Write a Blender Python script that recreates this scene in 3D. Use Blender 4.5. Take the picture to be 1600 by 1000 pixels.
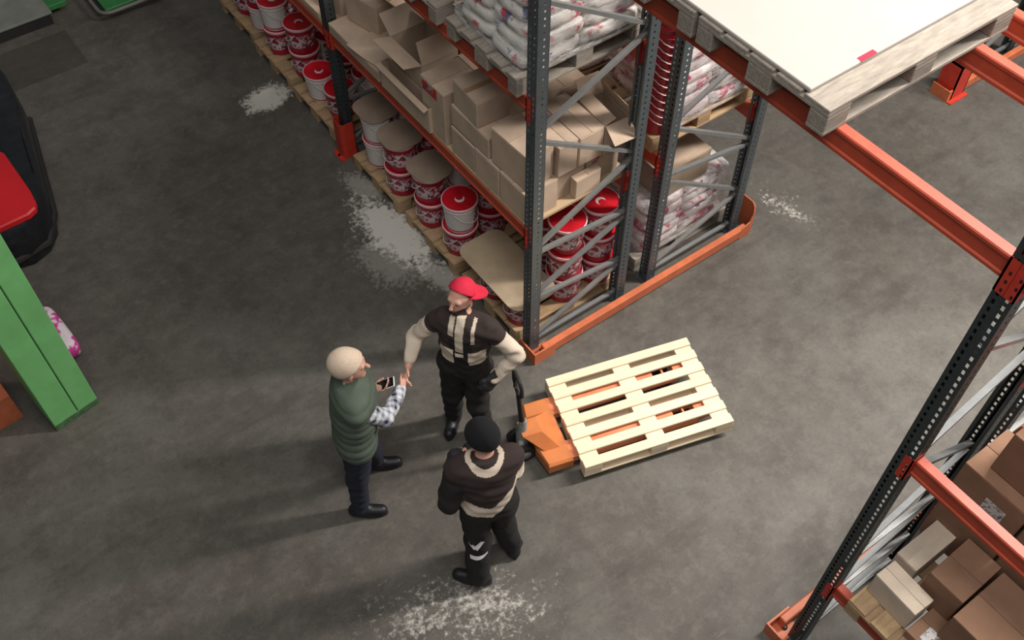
import bpy, bmesh, math, random
import numpy as np
from mathutils import Vector, Matrix, Euler

random.seed(7)
for o in list(bpy.data.objects):
    bpy.data.objects.remove(o)
scene = bpy.context.scene
COL = scene.collection
PI = math.pi

# ------------------------------------------------------------------ camera
# world: +Y runs along the main rack row, +X across it, origin at the corner post
cam_d = bpy.data.cameras.new('camera')
cam_d.sensor_width = 36.0
cam_d.lens = 36.0
cam_d.clip_end = 200
cam = bpy.data.objects.new('camera', cam_d)
COL.objects.link(cam)
fwd = Vector((0.359, 0.489, -0.795)).normalized()
rgt = Vector((0.807, -0.591, 0.001))
rgt = (rgt - fwd * rgt.dot(fwd)).normalized()
upv = rgt.cross(fwd)
cam.matrix_world = Matrix(((rgt.x, upv.x, -fwd.x, -3.075), (rgt.y, upv.y, -fwd.y, -3.986),
                           (rgt.z, upv.z, -fwd.z, 7.0), (0, 0, 0, 1)))
scene.camera = cam

# ------------------------------------------------------------------ world, lights, exposure
world = bpy.data.worlds.new('world'); scene.world = world
world.use_nodes = True
world.node_tree.nodes['Background'].inputs[0].default_value = (0.93, 0.97, 1.0, 1)
world.node_tree.nodes['Background'].inputs[1].default_value = 0.085

def area(name, loc, target, sx, sy, power, col=(1, .96, .91)):
    d = bpy.data.lights.new(name, 'AREA')
    d.shape = 'RECTANGLE'; d.size = sx; d.size_y = sy; d.energy = power; d.color = col
    o = bpy.data.objects.new(name, d); COL.objects.link(o)
    o.location = loc
    o.rotation_euler = (Vector(target) - Vector(loc)).to_track_quat('-Z', 'Y').to_euler()
    return o
area('ceiling_luminaire', (6.25, -3.6, 7.7), (2.4, -1.8, 0), .5, 8.0, 1560, (1, .94, .87))
area('ceiling_luminaire', (-2.4, -4.0, 11.0), (-1.4, -2.6, 0), 5.0, 8.0, 540, (1, .97, .93))

scene.view_settings.view_transform = 'Standard'
scene.view_settings.look = 'None'
scene.view_settings.gamma = 1.0
scene.view_settings.use_curve_mapping = False
scene.view_settings.exposure = 0.35

# ------------------------------------------------------------------ materials
def srgb(r, g, b):
    f = lambda c: (c / 255 / 12.92) if c / 255 <= .04045 else ((c / 255 + .055) / 1.055) ** 2.4
    return (f(r), f(g), f(b), 1)

class NT:
    def __init__(s, name):
        s.m = bpy.data.materials.new(name); s.m.use_nodes = True
        s.t = s.m.node_tree; s.bs = s.t.nodes['Principled BSDF']
    def n(s, typ, **kw):
        nd = s.t.nodes.new(typ)
        for k, v in kw.items():
            if k.startswith('i_'):
                key = k[2:]
                key = int(key) if key.isdigit() else key
                nd.inputs[key].default_value = v
            else:
                setattr(nd, k, v)
        return nd
    def l(s, a, b): s.t.links.new(a, b)
    def math(s, op, a, b=None, clamp=False):
        nd = s.t.nodes.new('ShaderNodeMath'); nd.operation = op; nd.use_clamp = clamp
        for i, v in enumerate((a, b)):
            if v is None: continue
            if hasattr(v, 'links'): s.l(v, nd.inputs[i])
            else: nd.inputs[i].default_value = v
        return nd.outputs[0]
    def mix(s, f, a, b, typ='MIX'):
        nd = s.t.nodes.new('ShaderNodeMix'); nd.data_type = 'RGBA'; nd.blend_type = typ
        for i, v in ((0, f), (6, a), (7, b)):
            if hasattr(v, 'links'): s.l(v, nd.inputs[i])
            else: nd.inputs[i].default_value = v
        return nd.outputs[2]
    def noise(s, vec, scale, detail=4, rough=.55):
        nd = s.n('ShaderNodeTexNoise'); nd.inputs['Scale'].default_value = scale
        nd.inputs['Detail'].default_value = detail; nd.inputs['Roughness'].default_value = rough
        if vec is not None: s.l(vec, nd.inputs['Vector'])
        return nd.outputs['Fac']
    def ramp(s, f, a, b):
        nd = s.n('ShaderNodeMapRange'); nd.clamp = True
        s.l(f, nd.inputs[0]); nd.inputs[1].default_value = a; nd.inputs[2].default_value = b
        return nd.outputs[0]
    def bump(s, h, strength=.2, dist=.01):
        nd = s.n('ShaderNodeBump'); nd.inputs['Strength'].default_value = strength
        nd.inputs['Distance'].default_value = dist
        s.l(h, nd.inputs['Height']); s.l(nd.outputs[0], s.bs.inputs['Normal'])

def basic(name, col, rough=.6, metal=0, var=.15, scale=12, bump=0, stretch=(1, 1, 1), rnd=.0, spec=.5):
    N = NT(name)
    tc = N.n('ShaderNodeTexCoord')
    mp = N.n('ShaderNodeMapping'); mp.inputs['Scale'].default_value = stretch
    N.l(tc.outputs['Object'], mp.inputs[0])
    f = N.noise(mp.outputs[0], scale, 5, .6)
    dark = tuple(c * (1 - var) for c in col[:3]) + (1,)
    lite = tuple(min(1, c * (1 + var)) for c in col[:3]) + (1,)
    c = N.mix(N.ramp(f, .3, .7), dark, lite)
    if rnd:
        oi = N.n('ShaderNodeObjectInfo')
        k = N.math('ADD', N.math('MULTIPLY', oi.outputs['Random'], 2 * rnd), 1 - rnd)
        hs = N.n('ShaderNodeHueSaturation'); N.l(c, hs.inputs['Color']); N.l(k, hs.inputs['Value'])
        c = hs.outputs[0]
    N.l(c, N.bs.inputs['Base Color'])
    N.bs.inputs['Roughness'].default_value = rough
    N.bs.inputs['Metallic'].default_value = metal
    N.bs.inputs['Specular IOR Level'].default_value = spec
    if bump: N.bump(f, bump, .004)
    return N.m

def mat_floor():
    N = NT('worn_concrete')
    tc = N.n('ShaderNodeTexCoord'); P = tc.outputs['Object']
    n1 = N.noise(P, .55, 6, .6); n2 = N.noise(P, 3.2, 8, .65); n3 = N.noise(P, 28, 4, .6)
    n4 = N.noise(P, 9, 8, .7); n5 = N.noise(P, 75, 3, .6)
    c = N.mix(N.ramp(n1, .34, .66), srgb(80, 74, 68), srgb(95, 93, 88))
    c = N.mix(N.math('MULTIPLY', N.ramp(n2, .44, .70), .55), c, srgb(58, 54, 49))
    c = N.mix(N.math('MULTIPLY', N.ramp(n4, .48, .72), .5), c, srgb(112, 106, 98))
    c = N.mix(N.math('MULTIPLY', N.ramp(n3, .52, .74), .35), c, srgb(54, 50, 46))
    c = N.mix(N.math('MULTIPLY', N.ramp(n5, .55, .75), .25), c, srgb(128, 122, 114))
    # tyre scuffs: long faint dark arcs
    mp = N.n('ShaderNodeMapping'); mp.inputs['Rotation'].default_value = (0, 0, .5); mp.inputs['Scale'].default_value = (.35, 2.2, 1)
    N.l(P, mp.inputs[0])
    wv = N.noise(mp.outputs[0], 1.6, 6, .7)
    c = N.mix(N.math('MULTIPLY', N.ramp(wv, .54, .72), .45), c, srgb(54, 50, 46))
    # fine pale scratches in two directions
    for rot, sc_, thr in ((-.5, (1.0, 11, 1), .63), (.9, (1.2, 14, 1), .66), (.2, (.8, 12, 1), .66)):
        mp2 = N.n('ShaderNodeMapping'); mp2.inputs['Rotation'].default_value = (0, 0, rot); mp2.inputs['Scale'].default_value = sc_
        N.l(P, mp2.inputs[0])
        sc = N.noise(mp2.outputs[0], 2.4, 7, .75)
        c = N.mix(N.math('MULTIPLY', N.ramp(sc, thr, thr + .08), .38), c, srgb(134, 129, 121))
    # spilled white powder trodden into the floor (shapes of their own)
    pn = N.noise(P, 6.5, 9, .72); pn2 = N.noise(P, 26, 6, .7)
    dist = N.n('ShaderNodeVectorMath', operation='DISTANCE')
    def blob(cx, cy, rx, ry, ang, amount, thr=.0, w=.62):
        m = N.n('ShaderNodeMapping'); m.vector_type = 'TEXTURE'
        m.inputs['Location'].default_value = (cx, cy, 0); m.inputs['Rotation'].default_value = (0, 0, ang)
        m.inputs['Scale'].default_value = (rx, ry, 1)
        N.l(P, m.inputs[0])
        ln = N.n('ShaderNodeVectorMath', operation='LENGTH'); N.l(m.outputs[0], ln.inputs[0])
        e = N.math('SUBTRACT', 1.0, ln.outputs['Value'])
        v = N.math('ADD', N.math('MULTIPLY', e, w), N.math('SUBTRACT', pn, .5 + thr))
        v = N.math('ADD', v, N.math('MULTIPLY', N.math('SUBTRACT', pn2, .5), .7))
        lim = N.math('GREATER_THAN', e, -.9)
        return N.math('MULTIPLY', N.math('MULTIPLY', N.ramp(v, .02, .26), lim), amount)
    blobs = [blob(-.26, 4.12, .30, .22, .2, .85), blob(-.19, 1.78, .27, .62, .12, .95), blob(-.14, 1.12, .15, .34, .2, .4),
             blob(-.12, 2.45, .16, .36, .1, .35, .05), blob(-1.66, -1.58, .44, .26, -.6, .5, .03, .2), blob(-2.02, -1.40, .46, .26, -.5, .45, .08, .2),
             blob(2.95, -.1, .16, .38, .1, .8, .10, .24), blob(-.42, 1.5, .3, .5, .3, .25, .08), 
             blob(-1.45, -1.75, .3, .22, -.5, .35, .06, .2)]
    for b in blobs:
        c = N.mix(b, c, srgb(206, 202, 194))
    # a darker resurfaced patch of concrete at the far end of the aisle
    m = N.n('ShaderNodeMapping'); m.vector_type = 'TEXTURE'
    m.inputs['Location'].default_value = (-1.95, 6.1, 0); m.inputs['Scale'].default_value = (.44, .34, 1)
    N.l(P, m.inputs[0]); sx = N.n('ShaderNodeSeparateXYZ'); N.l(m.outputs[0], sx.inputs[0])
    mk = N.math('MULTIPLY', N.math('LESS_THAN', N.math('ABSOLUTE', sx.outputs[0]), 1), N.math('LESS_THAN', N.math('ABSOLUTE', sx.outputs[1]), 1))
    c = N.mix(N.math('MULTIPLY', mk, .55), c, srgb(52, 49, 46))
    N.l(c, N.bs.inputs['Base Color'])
    r = N.math('ADD', N.math('MULTIPLY', n2, .25), .45)
    N.l(r, N.bs.inputs['Roughness'])
    N.bs.inputs['Specular IOR Level'].default_value = .35
    N.bump(N.math('ADD', n2, N.math('MULTIPLY', n3, .4)), .18, .004)
    return N.m

def mat_cardboard(name, col, red_print=False):
    N = NT(name)
    tc = N.n('ShaderNodeTexCoord'); P = tc.outputs['Object']
    f = N.noise(P, 5, 6, .6); g = N.noise(P, 60, 2, .5)
    c = N.mix(N.ramp(f, .3, .7), tuple(x * .84 for x in col[:3]) + (1,), tuple(x * 1.1 for x in col[:3]) + (1,))
    c = N.mix(N.math('MULTIPLY', g, .15), c, tuple(x * .7 for x in col[:3]) + (1,))
    oi = N.n('ShaderNodeObjectInfo')
    k = N.math('ADD', N.math('MULTIPLY', oi.outputs['Random'], .2), .9)
    hs = N.n('ShaderNodeHueSaturation'); N.l(c, hs.inputs['Color']); N.l(k, hs.inputs['Value'])
    N.l(hs.outputs[0], N.bs.inputs['Base Color'])
    N.bs.inputs['Roughness'].default_value = .85
    N.bs.inputs['Specular IOR Level'].default_value = .2
    return N.m

def mat_print(name, base, cols, scale, thr, rough=.5):
    """flat print: blotches of the given colours on a base, in object space"""
    N = NT(name)
    tc = N.n('ShaderNodeTexCoord'); P = tc.outputs['Object']
    oi = N.n('ShaderNodeObjectInfo')
    off = N.n('ShaderNodeVectorMath', operation='SCALE'); off.inputs[0].default_value = (7, 13, 5)
    N.l(oi.outputs['Random'], off.inputs['Scale'])
    ad = N.n('ShaderNodeVectorMath', operation='ADD'); N.l(P, ad.inputs[0]); N.l(off.outputs[0], ad.inputs[1])
    c = base
    for i, (col, sc, th) in enumerate(zip(cols, scale, thr)):
        m = N.n('ShaderNodeMapping'); m.inputs['Location'].default_value = (3.1 * i, 1.7 * i, 2.3 * i)
        N.l(ad.outputs[0], m.inputs[0])
        f = N.noise(m.outputs[0], sc, 3, .5)
        c = N.mix(N.ramp(f, th, th + .04), c, col)
    N.l(c, N.bs.inputs['Base Color'])
    N.bs.inputs['Roughness'].default_value = rough
    return N.m

def mat_bucket_body():
    N = NT('bucket_body_print')
    tc = N.n('ShaderNodeTexCoord'); P = tc.outputs['Object']
    sp = N.n('ShaderNodeSeparateXYZ'); N.l(P, sp.inputs[0])
    ang = N.math('ARCTAN2', sp.outputs[1], sp.outputs[0])
    aa = N.math('ABSOLUTE', ang)
    label = N.math('LESS_THAN', aa, 1.9)
    z = sp.outputs[2]
    f = N.noise(P, 26, 3, .5); g = N.noise(P, 30, 2, .5)
    lab = N.mix(N.ramp(f, .47, .56), srgb(150, 34, 56), srgb(205, 186, 190))
    lab = N.mix(N.ramp(g, .6, .66), lab, srgb(52, 34, 50))
    band = N.math('MAXIMUM', N.math('LESS_THAN', z, .07), N.math('GREATER_THAN', z, .225))
    lab = N.mix(band, lab, srgb(158, 26, 46))
    wh = srgb(214, 208, 204)
    stripe = N.math('MULTIPLY', N.math('GREATER_THAN', z, .018), N.math('LESS_THAN', z, .034))
    wh2 = N.mix(stripe, wh, srgb(176, 40, 62))
    c = N.mix(label, wh2, lab)
    N.l(c, N.bs.inputs['Base Color']); N.bs.inputs['Roughness'].default_value = .38
    return N.m

def mat_lid():
    N = NT('red_lid_plastic')
    tc = N.n('ShaderNodeTexCoord'); P = tc.outputs['Object']
    sp = N.n('ShaderNodeSeparateXYZ'); N.l(P, sp.inputs[0])
    x, y = sp.outputs[0], sp.outputs[1]
    r1 = N.math('SQRT', N.math('ADD', N.math('POWER', x, 2), N.math('POWER', y, 2)))
    r2 = N.math('SQRT', N.math('ADD', N.math('POWER', N.math('SUBTRACT', x, .018), 2), N.math('POWER', N.math('SUBTRACT', y, .008), 2)))
    cres = N.math('MULTIPLY', N.math('LESS_THAN', r1, .042), N.math('GREATER_THAN', r2, .034))
    f = N.noise(P, 9, 4, .6)
    c = N.mix(N.ramp(f, .3, .7), srgb(176, 14, 30), srgb(200, 24, 40))
    c = N.mix(cres, c, srgb(225, 205, 205))
    rim = N.math('GREATER_THAN', r1, .1495)
    c = N.mix(rim, c, srgb(226, 190, 194))
    N.l(c, N.bs.inputs['Base Color']); N.bs.inputs['Roughness'].default_value = .4
    return N.m

def mat_plaid():
    N = NT('plaid_flannel')
    tc = N.n('ShaderNodeTexCoord'); P = tc.outputs['Object']
    mp = N.n('ShaderNodeMapping'); mp.inputs['Rotation'].default_value = (.5, .6, .5)
    N.l(P, mp.inputs[0])
    sp = N.n('ShaderNodeSeparateXYZ'); N.l(mp.outputs[0], sp.inputs[0])
    def st(v, s, d): return N.math('LESS_THAN', N.math('FRACT', N.math('MULTIPLY', v, s)), d)
    a = st(sp.outputs[0], 17, .42); b = st(sp.outputs[1], 17, .42); d = st(sp.outputs[2], 17, .42)
    k = N.math('MULTIPLY', N.math('ADD', N.math('ADD', a, b), d), .34)
    c = N.mix(k, srgb(205, 208, 216), srgb(34, 40, 62))
    N.l(c, N.bs.inputs['Base Color']); N.bs.inputs['Roughness'].default_value = .9
    return N.m

def mat_film(name, tint, alpha=.3):
    N = NT(name)
    tc = N.n('ShaderNodeTexCoord')
    mp = N.n('ShaderNodeMapping'); mp.inputs['Scale'].default_value = (1, 1, 3.2); mp.inputs['Rotation'].default_value = (.5, .3, 0)
    N.l(tc.outputs['Object'], mp.inputs[0])
    f = N.noise(mp.outputs[0], 7, 6, .65)
    N.bs.inputs['Base Color'].default_value = tint
    N.bs.inputs['Roughness'].default_value = .22
    a = N.math('ADD', N.math('MULTIPLY', N.ramp(f, .42, .68), alpha), .05)
    N.l(a, N.bs.inputs['Alpha'])
    N.bump(f, .8, .03)
    return N.m

M = {}
M['floor'] = mat_floor()
M['steel'] = basic('blue_grey_galvanised_post', srgb(98, 106, 110), .42, .55, .12, 20)
M['steel_dark'] = basic('dark_green_grey_post', srgb(66, 74, 75), .45, .5, .15, 20)
M['brace'] = basic('galvanised_brace', srgb(150, 152, 152), .4, .6, .1, 18)
M['orange'] = basic('orange_beam_paint', srgb(178, 72, 48), .5, 0, .16, 7, 0, (1, 1, 1))
M['guard'] = basic('orange_guard_paint', srgb(192, 104, 68), .5, 0, .15, 9)
M['red_orange'] = basic('red_orange_connector_paint', srgb(186, 54, 38), .5, 0, .14, 14)
M['jack'] = basic('jack_orange_paint', srgb(194, 116, 66), .45, 0, .1, 8)
M['fork'] = basic('worn_fork_paint', srgb(214, 128, 90), .5, 0, .25, 8)
M['new_wood'] = basic('fresh_pine', srgb(226, 208, 178), .7, 0, .09, 4, .1, (1.5, 14, 14), .05, .25)
M['old_wood'] = basic('weathered_pallet_wood', srgb(140, 132, 122), .85, 0, .24, 5, .3, (2, 12, 12), .12, .2)
M['tan_wood'] = basic('tan_pallet_wood', srgb(172, 144, 112), .8, 0, .18, 5, .2, (2, 12, 12), .12, .2)
M['white_sheet'] = basic('off_white_board', srgb(170, 162, 156), .6, 0, .03, 3, 0, (1, 1, 1), 0, .3)
M['fibre'] = basic('fibreboard', srgb(176, 152, 122), .8, 0, .1, 14, 0, (1, 1, 1), .05, .2)
M['card'] = mat_cardboard('kraft_cardboard', srgb(188, 166, 146))
M['card_brown'] = mat_cardboard('brown_cardboard', srgb(140, 108, 88))
M['card_pale'] = mat_cardboard('pale_cardboard', srgb(206, 190, 172))
M['sheet_card'] = mat_cardboard('layer_card', srgb(184, 164, 138))
M['sheet_dull'] = mat_cardboard('dull_layer_card', srgb(146, 128, 113))
M['tape'] = basic('packing_tape', srgb(150, 122, 92), .3, 0, .05, 6)
M['label'] = mat_print('shipping_label', srgb(196, 192, 190), [srgb(96, 92, 92), srgb(150, 148, 150)], (42, 26), (.56, .58))
M['carton_print'] = mat_print('carton_print', srgb(170, 140, 116), [srgb(180, 40, 56), srgb(60, 64, 104)], (16, 22), (.5, .56))
M['sack'] = mat_print('printed_sack', srgb(224, 218, 212), [srgb(196, 56, 76), srgb(84, 92, 132)], (6.5, 8), (.57, .62), .42)
M['sack_pink'] = mat_print('pink_printed_sack', srgb(214, 196, 196), [srgb(188, 44, 84), srgb(232, 226, 226), srgb(120, 50, 84)], (6, 8, 9), (.55, .56, .64), .38)
M['film'] = mat_film('stretch_film', (.88, .87, .87, 1), .75)
M['bucket'] = mat_bucket_body()
M['bucket_red'] = basic('red_bucket_plastic', srgb(168, 32, 50), .4, 0, .12, 14)
M['lid'] = mat_lid()
M['bail'] = basic('white_bail_wire', srgb(222, 214, 212), .4, 0, .03, 5)
M['green'] = basic('green_column_paint', srgb(106, 168, 104), .5, 0, .12, 4, 0, (1, 1, 1))
M['scuff'] = basic('scuffed_green_paint', srgb(64, 96, 60), .7, 0, .5, 18)
M['green_plate'] = basic('green_plate', srgb(46, 112, 58), .5, 0, .15, 6)
M['tube_grey'] = basic('grey_tube', srgb(128, 128, 122), .45, .4, .08, 12)
M['plate_grey'] = basic('dull_grey_plate', srgb(112, 116, 108), .65, 0, .2, 4)
M['black_film'] = basic('crinkled_black_plastic', srgb(26, 28, 32), .22, 0, .4, 7, .9)
M['red_panel'] = basic('red_panel_paint', srgb(196, 26, 34), .5, 0, .1, 3)
M['rubber'] = basic('black_rubber', srgb(30, 29, 29), .7, 0, .2, 20)
M['black_metal'] = basic('black_metal', srgb(24, 24, 26), .4, .3, .2, 14)
M['grey_metal'] = basic('grey_cast_metal', srgb(150, 150, 146), .4, .5, .3, 30)
M['pink_bag'] = mat_print('pink_bag', srgb(224, 208, 216), [srgb(206, 60, 150)], (9,), (.48,))
M['skin'] = basic('skin', srgb(208, 158, 138), .55, 0, .06, 14)
M['skin_eye'] = basic('eye', srgb(40, 30, 28), .3, 0, .05, 14)
M['lips'] = basic('lips', srgb(170, 98, 92), .5, 0, .05, 14)
M['beard'] = basic('dark_beard', srgb(52, 36, 30), .9, 0, .25, 60)
M['hair'] = basic('dark_hair', srgb(36, 28, 26), .8, 0, .3, 60)
M['cap_red'] = basic('red_cap_cloth', srgb(206, 34, 62), .85, 0, .1, 20)
M['brown_cloth'] = basic('dark_brown_workwear', srgb(50, 38, 36), .9, 0, .14, 16, .25)
M['cream_cloth'] = basic('cream_workwear', srgb(206, 190, 172), .9, 0, .07, 16, .25)
M['black_cloth'] = basic('black_workwear', srgb(24, 22, 22), .9, 0, .2, 14, .25)
M['green_vest'] = basic('quilted_green_vest', srgb(76, 88, 76), .72, 0, .1, 12, .2)
M['navy'] = basic('navy_denim', srgb(28, 32, 48), .9, 0, .2, 18, .2)
M['shoe'] = basic('black_shoe', srgb(20, 21, 26), .5, 0, .2, 16)
M['beanie'] = basic('beige_knit', srgb(214, 192, 170), .95, 0, .08, 70, .4)
M['beanie_black'] = basic('black_knit', srgb(17, 17, 22), .95, 0, .2, 70, .4)
M['plaid'] = mat_plaid()
M['glove'] = basic('grey_black_glove', srgb(40, 38, 40), .8, 0, .4, 40)
M['white_print'] = basic('white_reflective_print', srgb(232, 230, 228), .5, 0, .02, 10)
M['screen'] = basic('dark_screen', srgb(14, 14, 18), .12, 0, .05, 4)

# ------------------------------------------------------------------ mesh helpers
class MB:
    def __init__(s): s.v = []; s.f = []; s.mi = []; s.cur = 0
    def add(s, vs, fs):
        b = len(s.v); s.v += [tuple(v) for v in vs]
        for f in fs: s.f.append(tuple(b + i for i in f)); s.mi.append(s.cur)
        return s
    def box(s, c, d, rot=None, bev=0.0):
        hx, hy, hz = d[0] / 2, d[1] / 2, d[2] / 2
        if bev:
            b = min(bev, hx * .9, hy * .9, hz * .9)
            P = []
            for (ax, ay) in ((1, 1), (-1, 1), (-1, -1), (1, -1)):
                P.append((ax, ay))
            rings = []
            for z, ins in ((-hz, b), (-hz + b, 0), (hz - b, 0), (hz, b)):
                x, y = hx - ins, hy - ins; bb = b if ins == 0 else b * .6
                rings.append([(x, y - bb, z), (x - bb, y, z), (-x + bb, y, z), (-x, y - bb, z), (-x, -y + bb, z), (-x + bb, -y, z), (x - bb, -y, z), (x, -y + bb, z)])
            vs = [p for r in rings for p in r]
            fs = []
            for r in range(3):
                for i in range(8):
                    j = (i + 1) % 8
                    fs.append((r * 8 + i, r * 8 + j, r * 8 + 8 + j, r * 8 + 8 + i))
            fs.append(tuple(range(7, -1, -1))); fs.append(tuple(range(24, 32)))
        else:
            vs = [(x, y, z) for z in (-hz, hz) for y in (-hy, hy) for x in (-hx, hx)]
            fs = [(0, 2, 3, 1), (4, 5, 7, 6), (0, 1, 5, 4), (2, 6, 7, 3), (0, 4, 6, 2), (1, 3, 7, 5)]
        if rot is not None: vs = [rot @ Vector(v) for v in vs]
        return s.add([(v[0] + c[0], v[1] + c[1], v[2] + c[2]) for v in vs], fs)
    def b2(s, x0, x1, y0, y1, z0, z1, bev=0.0):
        return s.box(((x0 + x1) / 2, (y0 + y1) / 2, (z0 + z1) / 2), (x1 - x0, y1 - y0, z1 - z0), None, bev)
    def bar(s, a, b, w, t, upv=(0, 0, 1)):
        a = Vector(a); b = Vector(b); d = b - a; L = d.length; d.normalize()
        u = Vector(upv)
        if abs(u.dot(d)) > .98: u = Vector((1, 0, 0))
        x = d.cross(u).normalized(); z = x.cross(d)
        R = Matrix((x, d, z)).transposed()
        return s.box((a + b) / 2, (w, L, t), R)
    def tube(s, pts, r, n=8, closed=False, caps=True):
        pts = [Vector(p) for p in pts]; m = len(pts); vs = []
        rr = r if isinstance(r, (list, tuple)) else [r] * m
        prev = None
        for i, p in enumerate(pts):
            if closed: d = pts[(i + 1) % m] - pts[i - 1]
            else: d = pts[min(i + 1, m - 1)] - pts[max(i - 1, 0)]
            d.normalize()
            if prev is None:
                u = Vector((0, 0, 1)) if abs(d.z) < .9 else Vector((1, 0, 0))
            else: u = prev
            x = (u - d * u.dot(d)).normalized(); y = d.cross(x); prev = x
            for k in range(n):
                a = 2 * PI * k / n
                vs.append(p + (x * math.cos(a) + y * math.sin(a)) * rr[i])
        fs = []
        for i in range(m if closed else m - 1):
            for k in range(n):
                k2 = (k + 1) % n; j = (i + 1) % m
                fs.append((i * n + k, i * n + k2, j * n + k2, j * n + k))
        if caps and not closed:
            fs.append(tuple(range(n - 1, -1, -1))); fs.append(tuple((m - 1) * n + k for k in range(n)))
        return s.add(vs, fs)
    def lathe(s, prof, n=24, c=(0, 0, 0), cap0=True, cap1=True):
        vs = []; fs = []
        for r, z in prof:
            for k in range(n):
                a = 2 * PI * k / n
                vs.append((c[0] + r * math.cos(a), c[1] + r * math.sin(a), c[2] + z))
        m = len(prof)
        for i in range(m - 1):
            for k in range(n):
                k2 = (k + 1) % n
                fs.append((i * n + k, i * n + k2, (i + 1) * n + k2, (i + 1) * n + k))
        if cap0: fs.append(tuple(range(n - 1, -1, -1)))
        if cap1: fs.append(tuple((m - 1) * n + k for k in range(n)))
        return s.add(vs, fs)
    def prism(s, poly, z0, z1, inset=0.0, zin=0.0):
        n = len(poly)
        vs = [(x, y, z0) for x, y in poly] + [(x, y, z1 - zin) for x, y in poly]
        fs = [tuple(range(n - 1, -1, -1))]
        for i in range(n): fs.append((i, (i + 1) % n, n + (i + 1) % n, n + i))
        if inset:
            cx = sum(p[0] for p in poly) / n; cy = sum(p[1] for p in poly) / n
            top = []
            for x, y in poly:
                d = math.hypot(x - cx, y - cy); k = (d - inset) / d
                top.append((cx + (x - cx) * k, cy + (y - cy) * k, z1))
            vs += top
            for i in range(n): fs.append((n + i, n + (i + 1) % n, 2 * n + (i + 1) % n, 2 * n + i))
            fs.append(tuple(range(2 * n, 3 * n)))
        else:
            fs.append(tuple(range(n, 2 * n)))
        return s.add(vs, fs)
    def mesh(s, name, mats, smooth=False):
        me = bpy.data.meshes.new(name)
        me.from_pydata(s.v, [], s.f)
        for m in (mats if isinstance(mats, (list, tuple)) else [mats]): me.materials.append(M[m])
        if any(s.mi): me.polygons.foreach_set('material_index', s.mi)
        if smooth:
            me.polygons.foreach_set('use_smooth', [True] * len(me.polygons))
            if smooth != 'all':
                try: me.set_sharp_from_angle(angle=math.radians(40))
                except Exception: pass
        me.update()
        return me
    def build(s, name, mats, parent=None, loc=(0, 0, 0), rotz=0, smooth=False):
        return ob(name, s.mesh(name, mats, smooth), parent, loc, rotz)

def ob(name, me, parent=None, loc=(0, 0, 0), rotz=0, rot=None):
    o = bpy.data.objects.new(name, me); COL.objects.link(o)
    o.location = loc; o.rotation_euler = rot if rot else (0, 0, rotz)
    if parent: o.parent = parent
    return o
def tag(o, label, cat, group=None):
    o['label'] = label; o['category'] = cat
    if group: o['group'] = group
    return o
def thing(name, label, cat, loc=(0, 0, 0), rotz=0, group=None):
    o = bpy.data.objects.new(name, None); COL.objects.link(o)
    o.empty_display_size = .1
    o.location = loc; o.rotation_euler = (0, 0, rotz)
    return tag(o, label, cat, group)
def copy_tree(src, parent=None):
    c = src.copy(); COL.objects.link(c); c.parent = parent
    for ch in src.children: copy_tree(ch, c)
    return c
_bc = {}
def boxmesh(name, d, mat, bev=0.0):
    k = (name, tuple(round(x, 4) for x in d), mat, bev)
    if k not in _bc: _bc[k] = MB().box((0, 0, 0), d, None, bev).mesh(name, mat)
    return _bc[k]
def bpart(name, x0, x1, y0, y1, z0, z1, mat, parent, bev=0.0):
    return ob(name, boxmesh(name, (x1 - x0, y1 - y0, z1 - z0), mat, bev), parent, ((x0 + x1) / 2, (y0 + y1) / 2, (z0 + z1) / 2))

# ------------------------------------------------------------------ structure
fl = MB().add([(-24, -24, 0), (26, -24, 0), (26, 30, 0), (-24, 30, 0)], [(0, 1, 2, 3)]).build('floor', 'floor')
fl['kind'] = 'structure'; fl['label'] = 'worn grey concrete warehouse floor with white powder stains'

# ------------------------------------------------------------------ pallet racking
def perforated(mb, o, u, w, h, cols, hw, hh, pitch, z_start=.06):
    """sheet of steel standing on o, running along unit vector u, with real punched holes"""
    us = [0.0]
    for c in cols: us += [c - hw / 2, c + hw / 2]
    us.append(w)
    zs = [0.0]; z = z_start
    while z + hh < h - .02:
        zs += [z, z + hh]; z += pitch
    zs.append(h)
    nu, nz = len(us), len(zs)
    vs = [(o[0] + u[0] * a, o[1] + u[1] * a, o[2] + b) for b in zs for a in us]
    fs = []
    for j in range(nz - 1):
        for i in range(nu - 1):
            if j % 2 == 1 and i % 2 == 1: continue
            fs.append((j * nu + i, j * nu + i + 1, (j + 1) * nu + i + 1, (j + 1) * nu + i))
    mb.add(vs, fs)

_post = {}
def post_mesh(h, sg, mat):
    """upright post, local origin at its foot centre; sg=-1: slotted face looks to -X"""
    k = (round(h, 3), sg, mat)
    if k in _post: return _post[k]
    mb = MB(); W, D = .10, .09
    xf = sg * D / 2; xb = -sg * D / 2
    perforated(mb, (xf, -W / 2, 0), (0, 1), W, h, (.026, .074), .014, .026, .05)
    perforated(mb, (xf, -W / 2, 0), (-sg, 0), D, h, (.05,), .012, .014, .05)
    perforated(mb, (xf, W / 2, 0), (-sg, 0), D, h, (.05,), .012, .014, .05)
    mb.b2(xb - .002, xb + .002, -W / 2, -W / 2 + .022, 0, h); mb.b2(xb - .002, xb + .002, W / 2 - .022, W / 2, 0, h)
    mb.b2(min(xf, xf + sg * .001), max(xf, xf + sg * .001) + .0, -.006, .006, 0, h)
    _post[k] = mb.mesh('post', mat)
    return _post[k]

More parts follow.
